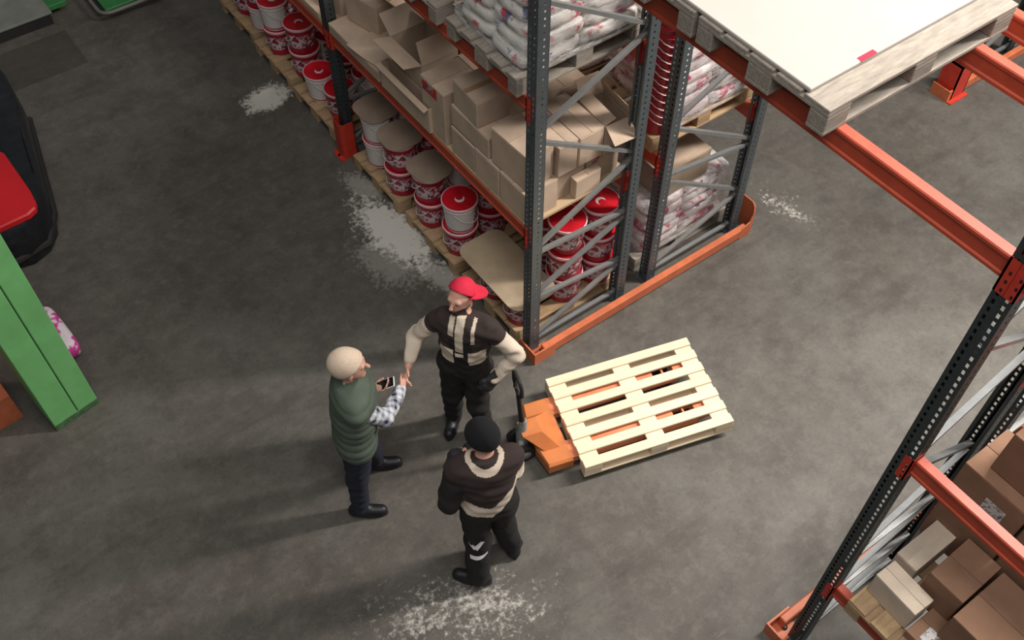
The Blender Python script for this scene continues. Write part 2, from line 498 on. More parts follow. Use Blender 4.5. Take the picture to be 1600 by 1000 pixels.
def upright_frame(x0, x1, y, h, label, nodes, mat='steel'):
    t = thing('upright_frame', label, 'rack frame', ((x0 + x1) / 2, y, 0), 0, 'upright frames of the pallet racking')
    hx = (x1 - x0) / 2
    for sg, X in ((-1, -hx + .045), (1, hx - .045)):
        p = ob('post', post_mesh(h, sg, mat), t, (X, 0, 0))
        bpart('foot_plate', X - .075, X + .075, -.07, .07, 0.0, .008, mat, t)
    xa, xb = -hx + .06, hx - .06
    for (sa, za), (sb, zb) in nodes:
        if zb > h - .05 or za > h - .05: continue
        a = (xa if sa == 'F' else xb, 0, za); b = (xa if sb == 'F' else xb, 0, zb)
        MB().bar(a, b, .028, .036, (0, 1, 0)).build('brace', 'brace', t)
    return t

N1 = [(('F', .09), ('R', .09)), (('F', .12), ('R', .47)), (('R', .51), ('F', .64)), (('F', .68), ('R', 1.05)), (('R', 1.10), ('F', 1.18)),
      (('F', 1.23), ('R', 1.67)), (('R', 1.73), ('F', 2.31)), (('F', 2.39), ('R', 2.80)), (('R', 2.86), ('F', 3.41)), (('F', 3.46), ('R', 3.95)), (('R', 4.0), ('F', 4.4))]
N2 = [(('F', .09), ('R', .09)), (('F', .14), ('R', .48)), (('R', .53), ('F', 1.19)), (('F', 1.24), ('R', 1.07)), (('R', 1.13), ('F', 1.75)),
      (('F', 1.8), ('R', 2.25)), (('R', 2.3), ('F', 2.9)), (('F', 2.95), ('R', 3.5)), (('R', 3.55), ('F', 4.1))]
YN, YF, YR = 0.0, 2.945, -3.09
upright_frame(0, 1.02, YN, 4.7, 'blue-grey slotted end frame at the corner behind the man in the red cap', N1)
upright_frame(1.28, 2.37, YN, 3.6, 'blue-grey end frame beside the flared right end of the orange floor guard', N2)
upright_frame(0, 1.02, YF, 3.4, 'dark upright frame standing in an orange post protector beside the red-lidded buckets', N1, 'steel_dark')
upright_frame(1.28, 2.37, YF, 3.0, 'upright frame deep behind the plastic-wrapped sacks', N2, 'steel_dark')
upright_frame(0, 1.02, YR, 4.5, 'dark slotted upright frame at the right edge, crossing in front of brown cartons', N1, 'steel_dark')
upright_frame(1.28, 2.37, YR, 2.4, 'frame half hidden behind the brown cartons at the right edge', N2, 'steel_dark')
upright_frame(5.52, 6.55, .12, 3.0, 'distant frame foot past the white-topped pallet, top right', N1, 'steel_dark')

def beam(x, y0, y1, zt, label, h=.125, w=.055, face=-1, mat='orange', cmat='red_orange'):
    """horizontal load beam between two posts; x = centre of the beam"""
    t = thing('load_beam', label, 'rack beam', (x, (y0 + y1) / 2, zt - h), 0, 'load beams of the pallet racking')
    L = (y1 - y0) / 2 - .055
    mb = MB()
    # stepped hollow section: front web, rolled top and bottom
    xo = w / 2
    prof = [(-xo, .006), (-xo + .006, 0), (xo, 0), (xo, h), (-xo + .006, h), (-xo, h - .006), (-xo, h - .022), (-xo + .007, h - .03), (-xo + .007, .03), (-xo, .022)]
    if face > 0: prof = [(-a, b) for a, b in prof][::-1]
    n = len(prof)
    vs = [(a, -L, b) for a, b in prof] + [(a, L, b) for a, b in prof]
    fs = [(i, n + i, n + (i + 1) % n, (i + 1) % n) for i in range(n)] + [tuple(range(n)), tuple(range(2 * n - 1, n - 1, -1))]
    mb.add(vs, fs).build('web', mat, t)
    for s in (-1, 1):
        cm = MB()
        ye = s * (L + .004)
        cm.b2(-.05, .035, min(ye, ye + s * .004), max(ye, ye + s * .004), -.045, h + .03)
        # the leg of the connector on the slotted post face, with hook slots left open
        xx = face * .052
        perforated(cm, (xx, min(ye, ye + s * .052), -.045), (0, 1), .052, h + .075, (.02, ), .012, .02, .05, .012)
        cm.b2(min(xx, xx - face * .004), max(xx, xx - face * .004), min(ye + s * .0, ye + s * .01), max(ye + s * .0, ye + s * .01), -.045, h + .03)
        cm.build('connector', cmat, t)
    return t
XF, XB, XC, XD = .047, .973, 1.327, 2.323
for bay, (ya, yb), zs in (('near', (YN, YF), (1.43, 2.66)), ('far', (YF, 6.3), (1.43, 2.66))):
    for lv, z in zip(('lower', 'upper'), zs):
        beam(XF, ya, yb, z, {('near', 'lower'): 'red-orange front beam under the open cartons, above the white-lidded bucket row',
                             ('near', 'upper'): 'orange front beam carrying the printed white sacks at top',
                             ('far', 'lower'): 'orange front beam above the farthest red-lidded buckets',
                             ('far', 'upper'): 'upper front beam of the farthest bay, over the open dark shelf'}[(bay, lv)])
        beam(XB, ya, yb, z, {('near', 'lower'): 'rear beam hidden behind the tan cartons of the middle shelf',
                             ('near', 'upper'): 'rear beam under the back of the printed sack pallet',
                             ('far', 'lower'): 'rear beam of the farthest bay behind the buckets',
                             ('far', 'upper'): 'rear upper beam of the farthest bay'}[(bay, lv)], face=1)
beam(XC, YN, YF, 1.43, 'beam behind the tall nested red bucket column', face=-1)
beam(XD, YN, YF, 1.43, 'outer beam under the stretch-wrapped pink sacks', face=1)
beam(XF, YR, YN, 4.0, 'long orange-red beam bridging the passage under the white-topped pallet')
beam(XF, -6.1, YR, 4.0, 'high orange beam leaving the frame at the right edge')
beam(XB, YR, YN, 4.0, 'dark red beam under the far end of the white-topped pallet, top right')
beam(XC, YR, YN, 4.0, 'second dark red beam in the extreme top right corner')
beam(XF, -6.1, YR, 2.56, 'thick orange beam crossing in front of brown cartons, bottom right')
beam(XB, -6.1, YR, 2.56, 'rear beam above the brown carton stack at the right edge', face=1)
beam(XF, -6.1, YR, 1.0, 'lowest orange beam under the worn pallet, bottom right corner')
beam(XB, -6.1, YR, 1.0, 'rear beam under the brown carton stack, bottom right', face=1)

# unseen bay of the next rack row, added so its load shades the floor
upright_frame(5.52, 6.55, -3.0, 6.0, 'unseen frame added under the shading load beyond the right edge', N1, 'steel_dark')
beam(5.567, -3.0, .12, 4.0, 'unseen front beam added under the shading load beyond the right edge')
beam(6.503, -3.0, .12, 4.0, 'unseen rear beam added under the shading load beyond the right edge', face=1)

# ---- floor guards
def end_guard(x0, x1, y, label, sgn=-1):
    g = thing('floor_guard', label, 'floor guard', ((x0 + x1) / 2, y, 0), 0, 'orange floor guards of the rack ends')
    hx = (x1 - x0) / 2
    bpart('rail', -hx + .1, hx - .08, -.03, .03, .015, .125, 'guard', g, .008)
    # low end shoe with bolt hole
    mb = MB()
    mb.b2(-hx, -hx + .2, -.045, -.03, 0, .135); mb.b2(-hx - .012, -hx, -.045, .17, 0, .135); mb.b2(-hx, -hx + .2, -.03, .10, 0, .012)
    mb.build('end_shoe', 'guard', g)
    ob('bolt', MB().lathe([(.022, 0), (.022, .014), (.012, .02)], 8).mesh('bolt', 'black_metal'), g, (-hx + .12, .03, .012))
    # flared curved end plate
    pts = [(hx - .16, -.03), (hx - .06, -.032), (hx - .02, -.025), (hx + .005, 0), (hx + .014, .04), (hx + .014, .17)]
    hs = [.125, .17, .25, .3, .33, .33]
    vs = []
    for (px, py), h in zip(pts, hs):
        n = Vector((px - (hx - .15), py - .15)).normalized() * .012
        vs += [(px, py, 0), (px, py, h), (px - n.x, py - n.y, h), (px - n.x, py - n.y, 0)]
    fs = []
    for i in range(len(pts) - 1):
        for k in range(4):
            fs.append((i * 4 + k, i * 4 + (k + 1) % 4, i * 4 + 4 + (k + 1) % 4, i * 4 + 4 + k))
    fs += [(0, 1, 2, 3), tuple((len(pts) - 1) * 4 + k for k in (3, 2, 1, 0))]
    MB().add(vs, fs).build('flared_end', 'guard', g)
    return g
end_guard(-.03, 2.47, -.13, 'long orange floor guard along the rack end behind the pallet jack')
g2 = end_guard(-.10, 2.47, YR + .13, 'orange floor guard at the bottom right corner beside the dark frame')
g2.scale = (1, -1, 1)
g3 = end_guard(5.35, 8.0, .0, 'orange corner guard on the floor past the white-topped pallet, top right')
def post_guard(x, y, label):
    g = thing('post_protector', label, 'post guard', (x, y, 0))
    mb = MB()
    pts = [(.05, -.085), (-.05, -.085), (-.085, -.055), (-.085, .055), (-.05, .085), (.05, .085)]
    ins = [(.05, -.077), (-.045, -.077), (-.077, -.05), (-.077, .05), (-.045, .077), (.05, .077)]
    vs = []
    for (a, b), (c, d) in zip(pts, ins): vs += [(a, b, 0), (a, b, .42), (c, d, .42), (c, d, 0)]
    fs = []
    for i in range(len(pts) - 1):
        for k in range(4): fs.append((i * 4 + k, i * 4 + (k + 1) % 4, i * 4 + 4 + (k + 1) % 4, i * 4 + 4 + k))
    fs += [(0, 1, 2, 3), (23, 22, 21, 20)]
    mb.add(vs, fs).build('shield', 'red_orange', g)
    bpart('base_flange', -.13, -.078, -.085, .085, 0, .01, 'red_orange', g)
    ob('bolt', MB().lathe([(.014, 0), (.014, .012)], 6).mesh('bolt', 'black_metal'), g, (-.105, 0, .01))
    return g
post_guard(.02, YF, 'orange sheet-steel protector around the foot of the dark middle post')
# tall red-orange corner shield of the distant rack
g = thing('post_protector', 'square orange post protector standing on the floor under the white-topped pallet', 'post guard', (5.5, .06, 0))
MB().b2(-.11, -.095, -.11, .1, 0, .42).b2(-.11, .1, -.11, -.095, 0, .42).b2(.085, .1, -.11, .1, 0, .42).b2(-.11, .1, -.11, .1, .40, .42).build('shield', 'red_orange', g)
bpart('base_flange', -.16, .12, -.16, -.11, 0, .012, 'red_orange', g)

# ------------------------------------------------------------------ pallets
def pallet(name, label, loc, rotz, L, W, mat, nboards=5, bw=None, group=None, h=.144, gap_kind='euro', jitter=.0):
    """L along local x (deck boards and runners run along x)"""
    t = thing(name, label, 'pallet', loc, rotz, group)
    dt = .022; bt = .022; st = .022; bh = h - dt - bt - st
    if bw is None: bw = W / (nboards + (nboards - 1) * .35)
    gap = (W - nboards * bw) / max(1, nboards - 1)
    for i in range(nboards):
        y0 = -W / 2 + i * (bw + gap)
        j = random.uniform(-jitter, jitter)
        bpart('deck_board', -L / 2 + j, L / 2 + j, y0, y0 + bw, h - dt, h, mat, t, .003)
    for xs in (-L / 2, -.0725, L / 2 - .145):
        bpart('stringer_board', xs, xs + .145, -W / 2, W / 2, h - dt - st, h - dt, mat, t, .003)
    for yc, w in ((-W / 2 + .05, .10), (0, .145), (W / 2 - .05, .10)):
        bpart('bottom_runner', -L / 2, L / 2, yc - w / 2, yc + w / 2, 0, bt, mat, t, .003)
        for xs in (-L / 2, -.0725, L / 2 - .145):
            bpart('block', xs, xs + .145, yc - w / 2, yc + w / 2, bt, bt + bh, mat, t, .004)
    return t
# the empty pallet on the jack
PA = -math.radians(16.6)
pallet('wooden_pallet', 'clean pale pine pallet lying empty on the orange pallet jack', (.325, -1.035, .072), PA, 1.245, .855, 'new_wood', 7, .0765)
# pallets under the bucket stacks
RP = PI / 2
def rp(label, x, y, z, mat='tan_wood', **kw):
    return pallet('wooden_pallet', label, (x, y, z), 0, 1.1, .8, mat, 5, None, 'storage pallets in the racks', jitter=.006, **kw)
rp('floor pallet under the cardboard-covered buckets by the corner post', .52, .50, 0)
rp('floor pallet under the white bucket with the red lid, middle of the near bay', .52, 1.42, 0)
rp('floor pallet with brown-covered buckets next to the orange post protector', .52, 2.34, 0)
rp('floor pallet just beyond the orange post protector', .54, 3.56, 0)
rp('floor pallet second beyond the orange post protector', .56, 4.46, 0)
rp('farthest floor pallet of buckets at the top edge', .60, 5.36, 0)
rp('grey pallet under the printed white sacks on the upper shelf', .51, .50, 2.66, 'old_wood')
rp('second upper-shelf pallet behind the printed sacks', .51, 1.42, 2.66, 'old_wood')
rp('floor pallet under the plastic-wrapped pink sacks at the rack end', 1.83, .52, 0, 'old_wood')
rp('shelf pallet under the plastic-wrapped pink sacks', 1.83, .52, 1.43, 'tan_wood')
rp('second shelf pallet behind the plastic-wrapped pink sacks', 1.83, 1.45, 1.43, 'tan_wood')
rp('worn shelf pallet under the brown cartons, bottom right corner', .50, -3.66, 1.0, 'tan_wood')
rp('next shelf pallet along under brown cartons, bottom right edge', .50, -4.50, 1.0, 'tan_wood')
# the white-topped pallets over the passage
pallet('wooden_pallet', 'weathered grey pallet under the big white board, over the passage', (.55, -1.73, 4.0), 0, 1.25, .8, 'old_wood', 5, .145, 'storage pallets in the racks')
pallet('wooden_pallet', 'second weathered pallet under the white board, at the top edge', (.55, -.90, 4.0), 0, 1.25, .8, 'old_wood', 5, .145, 'storage pallets in the racks')
wb = thing('white_board', 'large off-white board lying on the weathered pallets, top right', 'board', (.55, -1.24, 4.145))
bpart('panel', -.61, .63, -.76, .76, 0, .022, 'white_sheet', wb, .004)
bpart('red_tag', -.30, -.20, -.763, -.735, .0225, .024, 'cap_red', wb)

# ------------------------------------------------------------------ pallet jack
pj = thing('pallet_jack', 'orange hand pallet jack with black handle, forks under the empty pallet', 'pallet jack', (.325, -1.035, 0), PA)
for s in (-1, 1):
    yc = s * .205
    mb = MB()
    mb.b2(-.70, .22, yc - .08, yc + .08, .152, .165); mb.b2(-.70, .22, yc - .08, yc - .07, .10, .152); mb.b2(-.70, .22, yc + .07, yc + .08, .10, .152)
    mb.b2(.22, .40, yc - .08, yc - .055, .10, .165); mb.b2(.22, .40, yc + .055, yc + .08, .10, .165); mb.b2(.40, .56, yc - .07, yc + .07, .12, .165); mb.b2(.30, .315, yc - .055, yc + .055, .14, .165)
    f = mb.build('fork', 'fork', pj)
    for xx in (.27, .35):
        ob('load_roller', MB().lathe([(.028, -.045), (.034, -.04), (.034, .04), (.028, .045)], 14).mesh('load_roller', 'rubber', True), f, (xx, yc, .036), rot=(PI / 2, 0, 0))
    MB().b2(.24, .38, yc - .05, yc - .044, .03, .12).b2(.24, .38, yc + .044, yc + .05, .03, .12).build('roller_carrier', 'black_metal', f)
mb = MB()
mb.prism([(-.86, -.30), (-.66, -.30), (-.66, .30), (-.86, .30), (-.90, .12), (-.90, -.12)], .06, .17, .02, .02)
mb.build('head_frame', 'jack', pj)
mb = MB()
vs = [(-.72, -.17, .165), (-.72, .17, .165), (-.84, .07, .31), (-.84, -.07, .31), (-.84, -.17, .165), (-.84, .17, .165), (-.99, .07, .31), (-.99, -.07, .31)]
mb.add(vs, [(0, 1, 2, 3), (5, 4, 7, 6), (3, 2, 6, 7), (1, 5, 6, 2), (4, 0, 3, 7), (0, 4, 5, 1)])
mb.build('raised_bridge', 'jack', pj)
mb = MB(); mb.lathe([(.05, 0), (.05, .2), (.035, .22), (.035, .34), (.02, .36)], 14, (-.97, 0, .09)); mb.box((-.97, .06, .2), (.06, .05, .12), None, .01); mb.box((-1.0, -.05, .17), (.05, .05, .09), None, .01)
mb.build('hydraulic_pump', 'grey_metal', pj, smooth=True)
for s in (-1, 1):
    ob('steering_wheel', MB().lathe([(.05, -.025), (.085, -.022), (.085, .022), (.05, .025)], 18).mesh('steering_wheel', 'rubber', True), pj, (-.98, s * .085, .085), rot=(PI / 2, 0, 0))
    ob('wheel_hub', MB().lathe([(.045, -.005), (.05, .0), (.03, .012)], 14).mesh('wheel_hub', 'grey_metal', True), pj, (-.98, s * .11, .085), rot=(-s * PI / 2, 0, 0))
MB().tube([(-.97, 0, .38), (-.985, 0, .55), (-1.0, 0, .74), (-1.005, 0, .80)], [.026, .022, .02, .02], 10).build('handle_shaft', 'black_metal', pj, smooth=True)
lp = [(-1.005, 0, .79), (-1.007, .05, .84), (-1.01, .085, .90), (-1.012, .085, .98), (-1.015, .055, 1.02), (-1.015, 0, 1.03), (-1.015, -.055, 1.02), (-1.012, -.085, .98), (-1.01, -.085, .90), (-1.007, -.05, .84)]
MB().tube(lp, .015, 8, True).build('handle_loop', 'rubber', pj, smooth=True)
MB().tube([(-1.03, 0, 1.02), (-1.04, .0, .93), (-1.01, 0, .86)], .008, 6).build('release_lever', 'black_metal', pj)

# ------------------------------------------------------------------ buckets
def bucket_proto(lid=True, mat='bucket'):
    t = thing('paint_bucket', 'bucket', 'bucket')
    b = MB(); b.lathe([(.128, 0), (.132, .004), (.149, .25), (.156, .252), (.156, .262), (.150, .264), (.151, .285), (.145, .285), (.128, .02)], 24, cap1=True)
    b.build('body', mat, t, smooth=True)
    if lid:
        l = MB(); l.lathe([(.157, .0), (.159, .004), (.159, .024), (.154, .028), (.148, .027), (.143, .019), (.02, .019)], 24, cap0=True)
        l.build('lid', 'lid', t, (0, 0, .276), smooth=True)
    pts = []
    for i in range(11):
        a = PI * i / 10
        pts.append((.163 * math.cos(a), -.163 * math.sin(a) * .82 - .02 * math.sin(a), .245 - .14 * math.sin(a) ** .8))
    MB().tube(pts, .004, 5).build('handle', 'bail', t)
    return t
BK = bucket_proto(); BR = bucket_proto(False, 'bucket_red')
BPROTO = [BK, BR]
BP = .304
ordn = ['bottom', 'second', 'third', 'fourth']
def bucket(x, y, z, rot, label, group, proto=None):
    o = copy_tree(proto or BK)
    o.location = (x, y, z); o.rotation_euler = (0, 0, rot)
    o['label'] = label; o['category'] = 'bucket'; o['group'] = group
    return o
def stack(x, y, n, where, rots=None, z0=.146, group='red-lidded buckets on floor pallets'):
    for i in range(n):
        lay = 'single' if n == 1 else ('topmost' if i == n - 1 else ('lowest' if i == 0 else 'middle'))
        r = rots[i] if rots else random.uniform(-2.6, -.6) + random.choice((0, 0, PI))
        bucket(x + random.uniform(-.008, .008), y + random.uniform(-.008, .008), z0 + i * BP, r, '%s bucket of stack %s' % (lay, where), group)
# rot so that local +x (label middle) faces a heading; white side is local -x
WH = math.radians(40)      # white side towards the camera
RD = math.radians(225)     # label towards the camera
# pallet by the corner post: front row one high under a card, rear rows three high
stack(.13, .23, 1, 'under the tan card, right by the corner post', [RD])
stack(.13, .58, 1, 'under the tan card, front row away from the post', [RD])
stack(.56, .22, 3, 'in the end of the rack, left of the two tall ones', [RD, RD - .4, RD])
stack(.90, .22, 3, 'in the end of the rack, right of the two tall ones', [RD, RD, RD + .5])
stack(.62, .58, 2, 'behind the tall end stacks of the corner pallet', None)
stack(.96, .58, 2, 'in the back corner of the corner pallet', None)
# middle pallet of the near bay
stack(.15, 1.17, 2, 'with the bright white upper bucket, near middle', [RD, WH])
stack(.49, 1.20, 2, 'behind the bright white bucket, under the shelf beam', [RD, RD])
stack(.14, 1.60, 2, 'just left of the bright white bucket, under a brown card', [RD, RD - .3])
stack(.48, 1.60, 2, 'second row behind the brown card, middle pallet', None)
# pallet beside the post protector
stack(.14, 2.10, 2, 'under the middle one of the three brown cards', [RD, RD + .4])
stack(.48, 2.08, 2, 'second row of the pallet beside the post protector, right', None)
stack(.16, 2.52, 2, 'right next to the orange post protector', [WH, WH])
stack(.49, 2.46, 2, 'second row of the pallet beside the post protector, left', None)
# far bay
stack(.17, 3.68, 1, 'alone at the front beyond the orange post protector', [WH])
stack(.22, 3.34, 1, 'half hidden behind the dark middle post', [RD])
stack(.57, 3.40, 2, 'behind the dark middle post, under the beam', None)
stack(.53, 3.74, 2, 'second row beyond the dark middle post', None)
stack(.24, 4.10, 2, 'front row, second pallet beyond the post protector, near side', [RD, RD])
stack(.20, 4.58, 2, 'front row, second pallet beyond the post protector, far side', [RD, WH])
stack(.56, 4.15, 2, 'second row, second pallet beyond the post protector, near side', None)
stack(.55, 4.58, 2, 'second row, second pallet beyond the post protector, far side', None)
stack(.24, 5.02, 2, 'front row of the farthest pallet, near side', [WH, RD])
stack(.24, 5.40, 2, 'front row of the farthest pallet, middle', [RD, RD])
stack(.58, 5.10, 2, 'second row of the farthest pallet at the top edge', None)
stack(.26, 5.74, 2, 'front row of the farthest pallet, at the top edge', [WH, RD])
# nested column of empty buckets seen between the two end frames
nz = 1.58
for i in range(11):
    bucket(1.42, .24, nz + i * .072, 0, '%s nested red bucket from below in the tall column between the end frames' % ['lowest', 'second', 'third', 'fourth', 'fifth', 'sixth', 'seventh', 'eighth', 'ninth', 'tenth', 'eleventh'][i], 'nested empty buckets', BR)
bucket(1.42, .24, nz + 11 * .072, 2.5, 'lidded bucket on top of the tall nested column between the end frames', 'nested empty buckets')
# layer cards on the buckets
def card(label, x0, x1, y0, y1, z, rotz=0, r=.09, mat='sheet_card', sag=.006, parent=None):
    mb = MB(); hx, hy = (x1 - x0) / 2, (y1 - y0) / 2; poly = []
    for cx, cy, a0 in ((hx - r, hy - r, 0), (-hx + r, hy - r, 90), (-hx + r, -hy + r, 180), (hx - r, -hy + r, 270)):
        for k in range(5):
            a = math.radians(a0 + k * 22.5); poly.append((cx + r * math.cos(a), cy + r * math.sin(a)))
    mb.prism(poly, 0, .006)
    o = mb.build('layer_card', mat, None, ((x0 + x1) / 2, (y0 + y1) / 2, z), rotz)
    return tag(o, label, 'cardboard sheet', 'cardboard layer cards on the buckets')
c1 = .146 + BP + .012
card('large tan card with cut corners on the buckets by the corner post', -.07, .385, .05, .93, c1, .0, .11)
c2 = .146 + 2 * BP + .012
card('brown card on the buckets just left of the bright white bucket', -.03, .32, 1.42, 1.80, c2, .1, .12, 'sheet_dull')
card('brown card on the stack in the middle of the three', -.03, .34, 1.92, 2.29, c2, -.05, .12, 'sheet_dull')
card('brown card on the stack next to the orange post protector', -.01, .36, 2.34, 2.73, c2, .05, .12, 'sheet_dull')
card('brown card deep on the second row of buckets', .34, .74, 1.95, 2.68, c2 + .001, 0, .06, 'sheet_dull')

# ------------------------------------------------------------------ cartons
def carton(label, x0, x1, y0, y1, z0, z1, mat='card', rotz=0, seam='y', tape=False, lab=None, open_=None, group=None, name='carton', flapz=0):
    cx, cy = (x0 + x1) / 2, (y0 + y1) / 2; sx, sy, h = x1 - x0, y1 - y0, z1 - z0
    t = thing(name, label, 'carton', (cx, cy, z0), rotz, group)
    hx, hy = sx / 2, sy / 2; th = .005
    if open_ is None:
        bpart('body', -hx, hx, -hy, hy, 0, h - .004, mat, t, .006)
        g = .0025
        if seam == 'y':
            bpart('flap', -hx + .001, -g, -hy + .002, hy - .002, h - .004, h, mat, t); bpart('flap', g, hx - .001, -hy + .002, hy - .002, h - .004, h, mat, t)
            if tape: bpart('tape', -.024, .024, -hy, hy, h, h + .001, 'tape', t)
        else:
            bpart('flap', -hx + .002, hx - .002, -hy + .001, -g, h - .004, h, mat, t); bpart('flap', -hx + .002, hx - .002, g, hy - .001, h - .004, h, mat, t)
            if tape: bpart('tape', -hx, hx, -.024, .024, h, h + .001, 'tape', t)
    else:
        mb = MB()
        mb.b2(-hx, hx, -hy, hy, 0, th); mb.b2(-hx, -hx + th, -hy, hy, th, h); mb.b2(hx - th, hx, -hy, hy, th, h)
        mb.b2(-hx + th, hx - th, -hy, -hy + th, th, h); mb.b2(-hx + th, hx - th, hy - th, hy, th, h)
        mb.build('body', mat, t)
        for side, deg in open_.items():      # deg: 0 = flap lying closed, 90 = upright, 180 = folded flat outward, 250 = hanging
            a = math.radians(deg)
            if side in '+-x'.replace('+', '').replace('-', '') or side in ('px', 'mx'):
                s = 1 if side == 'px' else -1
                w = min(hx, .2) * .95
                m = MB().b2(-w, 0, -hy + .004, hy - .004, 0, .004).mesh('flap', mat)
                o = ob('flap', m, t, (s * hx, 0, h), rot=(0, a if s > 0 else a, 0 if s > 0 else PI))
            else:
                s = 1 if side == 'py' else -1
                w = min(hy, .2) * .95
                m = MB().b2(-w, 0, -hx + .004, hx - .004, 0, .004).mesh('flap', mat)
                o = ob('flap', m, t, (0, s * hy, h), rot=(0, a, s * PI / 2))
                o.rotation_mode = 'XYZ'
    if lab:
        for (face, u, v, w, hh, m) in lab:
            if face == 'mx': bpart('label', -hx - .002, -hx + .001, u - w / 2, u + w / 2, v - hh / 2, v + hh / 2, m, t)
            if face == 'my': bpart('label', u - w / 2, u + w / 2, -hy - .002, -hy + .001, v - hh / 2, v + hh / 2, m, t)
            if face == 'top': bpart('label', u - w / 2, u + w / 2, v - hh / 2, v + hh / 2, h - .001, h + .0015, m, t)
    return t
# shelf decking under the cartons of the middle shelf: loose boards
ZS = 1.455
for i in range(6):
    y0 = .055 + i * .478
    t = MB().b2(.026, 1.0, 0, .47, 0, .022).build('shelf_board', 'fibre', None, (0, y0, 1.432))
    tag(t, ['shelf board at the corner post under tan cartons', 'second shelf board from the corner post', 'third shelf board from the corner post', 'fourth shelf board from the corner post',
            'fifth shelf board, under the flattened cartons', 'shelf board at the dark middle post'][i], 'shelf board', 'boards of the middle shelf')
G = 'tan cartons on the middle shelf'
# front column towards the aisle, nearest the corner post
carton('tan carton at the bottom beside the corner post, facing the aisle', .03, .33, .09, .40, ZS, 1.74, 'card', group=G, seam='x')
carton('tan carton second from the corner post in the bottom aisle-side row', .03, .33, .415, .72, ZS, 1.73, 'card', group=G)
carton('tan carton third from the corner post in the bottom aisle-side row', .035, .33, .735, 1.04, ZS, 1.71, 'card', group=G)
carton('tall tan carton above the bottom row, beside the corner post', .05, .30, .12, .52, 1.745, 2.07, 'card', group=G, seam='x', rotz=.04)
carton('middle-layer tan carton below the topmost aisle-side one', .04, .36, .55, 1.03, 1.735, 1.925, 'card', group=G)
carton('topmost aisle-side tan carton with a taped seam, just under the upper beam', .05, .36, .68, 1.01, 1.93, 2.16, 'card', group=G, seam='x', tape=True, rotz=-.05)
# end-on columns
xs = [(.345, .60), (.615, .86)]
carton('left end-facing tan carton above the red bucket lids, lower layer', .345, .62, .135, .50, ZS, 1.74, 'card', group=G)
carton('right end-facing tan carton above the red bucket lids, lower layer', .635, .95, .135, .50, ZS, 1.72, 'card', group=G, lab=[('my', -.06, .22, .1, .05, 'carton_print')])
carton('left of the upper end-facing tan cartons, with narrow gaps', .325, .50, .09, .55, 1.745, 2.03, 'card', group=G)
carton('second of the upper end-facing tan cartons, with narrow gaps', .515, .74, .09, .55, 1.745, 2.02, 'card', group=G)
carton('open carton with a bent-out flap high at the rear end post', .765, .98, .09, .42, 1.725, 2.0, 'card', group=G, open_={'my': 215, 'px': 80, 'mx': 20, 'py': 120}, rotz=-.08)
carton('long tan carton behind the gapped end cartons, left', .325, .54, .57, 1.03, 1.745, 2.04, 'card', group=G)
carton('long tan carton behind the gapped end cartons, right', .555, .95, .57, 1.03, 1.745, 2.05, 'card', group=G)
carton('lower tan carton hidden behind the end-facing ones', .345, .95, .52, 1.03, ZS, 1.735, 'card', group=G)
carton('small pale carton protruding over the end beam', .48, .72, .062, .13, ZS, 1.64, 'card', group=G)
# middle of the shelf
carton('carton with red and blue print on its aisle side', .03, .38, 1.11, 1.43, ZS, 1.95, 'card', group=G, seam='x', lab=[('mx', .04, .43, .2, .1, 'carton_print')], tape=False)
carton('tan carton behind the red and blue printed one', .42, .90, 1.08, 1.50, ZS, 1.90, 'card', group=G)
carton('open carton with pale upturned flap in the middle of the shelf', .10, .44, 1.52, 1.98, ZS, 1.93, 'card', group=G, open_={'mx': 165, 'px': 100, 'py': 140, 'my': 70})
carton('long narrow open tray carton along the shelf edge', -.0, .09, 1.30, 2.02, ZS, 1.70, 'card', group=G, open_={'mx': 200})
carton('dark open carton behind the one with the pale flap', .48, .92, 1.55, 2.02, ZS, 1.86, 'card_brown', group=G, open_={'px': 110, 'mx': 60, 'py': 120, 'my': 40})
carton('flat tan carton lying at the shelf edge near the dark middle post', .0, .40, 2.06, 2.88, ZS, 1.56, 'card', group=G, seam='x')
carton('open tan carton behind the flat one near the middle post', .43, .90, 2.10, 2.55, ZS, 1.82, 'card', group=G, open_={'mx': 130, 'py': 100, 'my': 60, 'px': 90}, rotz=.12)
carton('tan carton standing at the top edge beside the middle post', .20, .52, 2.46, 2.86, 1.562, 1.85, 'card', group=G, rotz=.2, tape=True)
# flattened sheets on the flat carton
def loose_sheet(label, x, y, z, sx, sy, rot, mat='card'):
    nx, ny = 8, 8; vs = []; fs = []
    for k, off in ((0, 0.0), (1, .004)):
        for j in range(ny + 1):
            for i in range(nx + 1):
                u, v = i / nx - .5, j / ny - .5
                vs.append((u * sx, v * sy, off + .012 * math.sin(5 * u + 1) * math.cos(4 * v) + .012))
    n1 = (nx + 1) * (ny + 1)
    for j in range(ny):
        for i in range(nx):
            a = j * (nx + 1) + i
            fs.append((a, a + nx + 1, a + nx + 2, a + 1)); fs.append((n1 + a, n1 + a + 1, n1 + a + nx + 2, n1 + a + nx + 1))
    ring = [i for i in range(nx + 1)] + [j * (nx + 1) + nx for j in range(1, ny + 1)] + [ny * (nx + 1) + i for i in range(nx - 1, -1, -1)] + [j * (nx + 1) for j in range(ny - 1, 0, -1)]
    for a, b in zip(ring, ring[1:] + ring[:1]): fs.append((a, b, n1 + b, n1 + a))
    o = MB().add(vs, fs).build('cardboard_sheet', mat, None, (x, y, z), rot)
    return tag(o, label, 'cardboard sheet')
loose_sheet('loose flattened cardboard sheet at the shelf edge by the dark middle post', .20, 2.32, 1.57, .42, .42, .15)
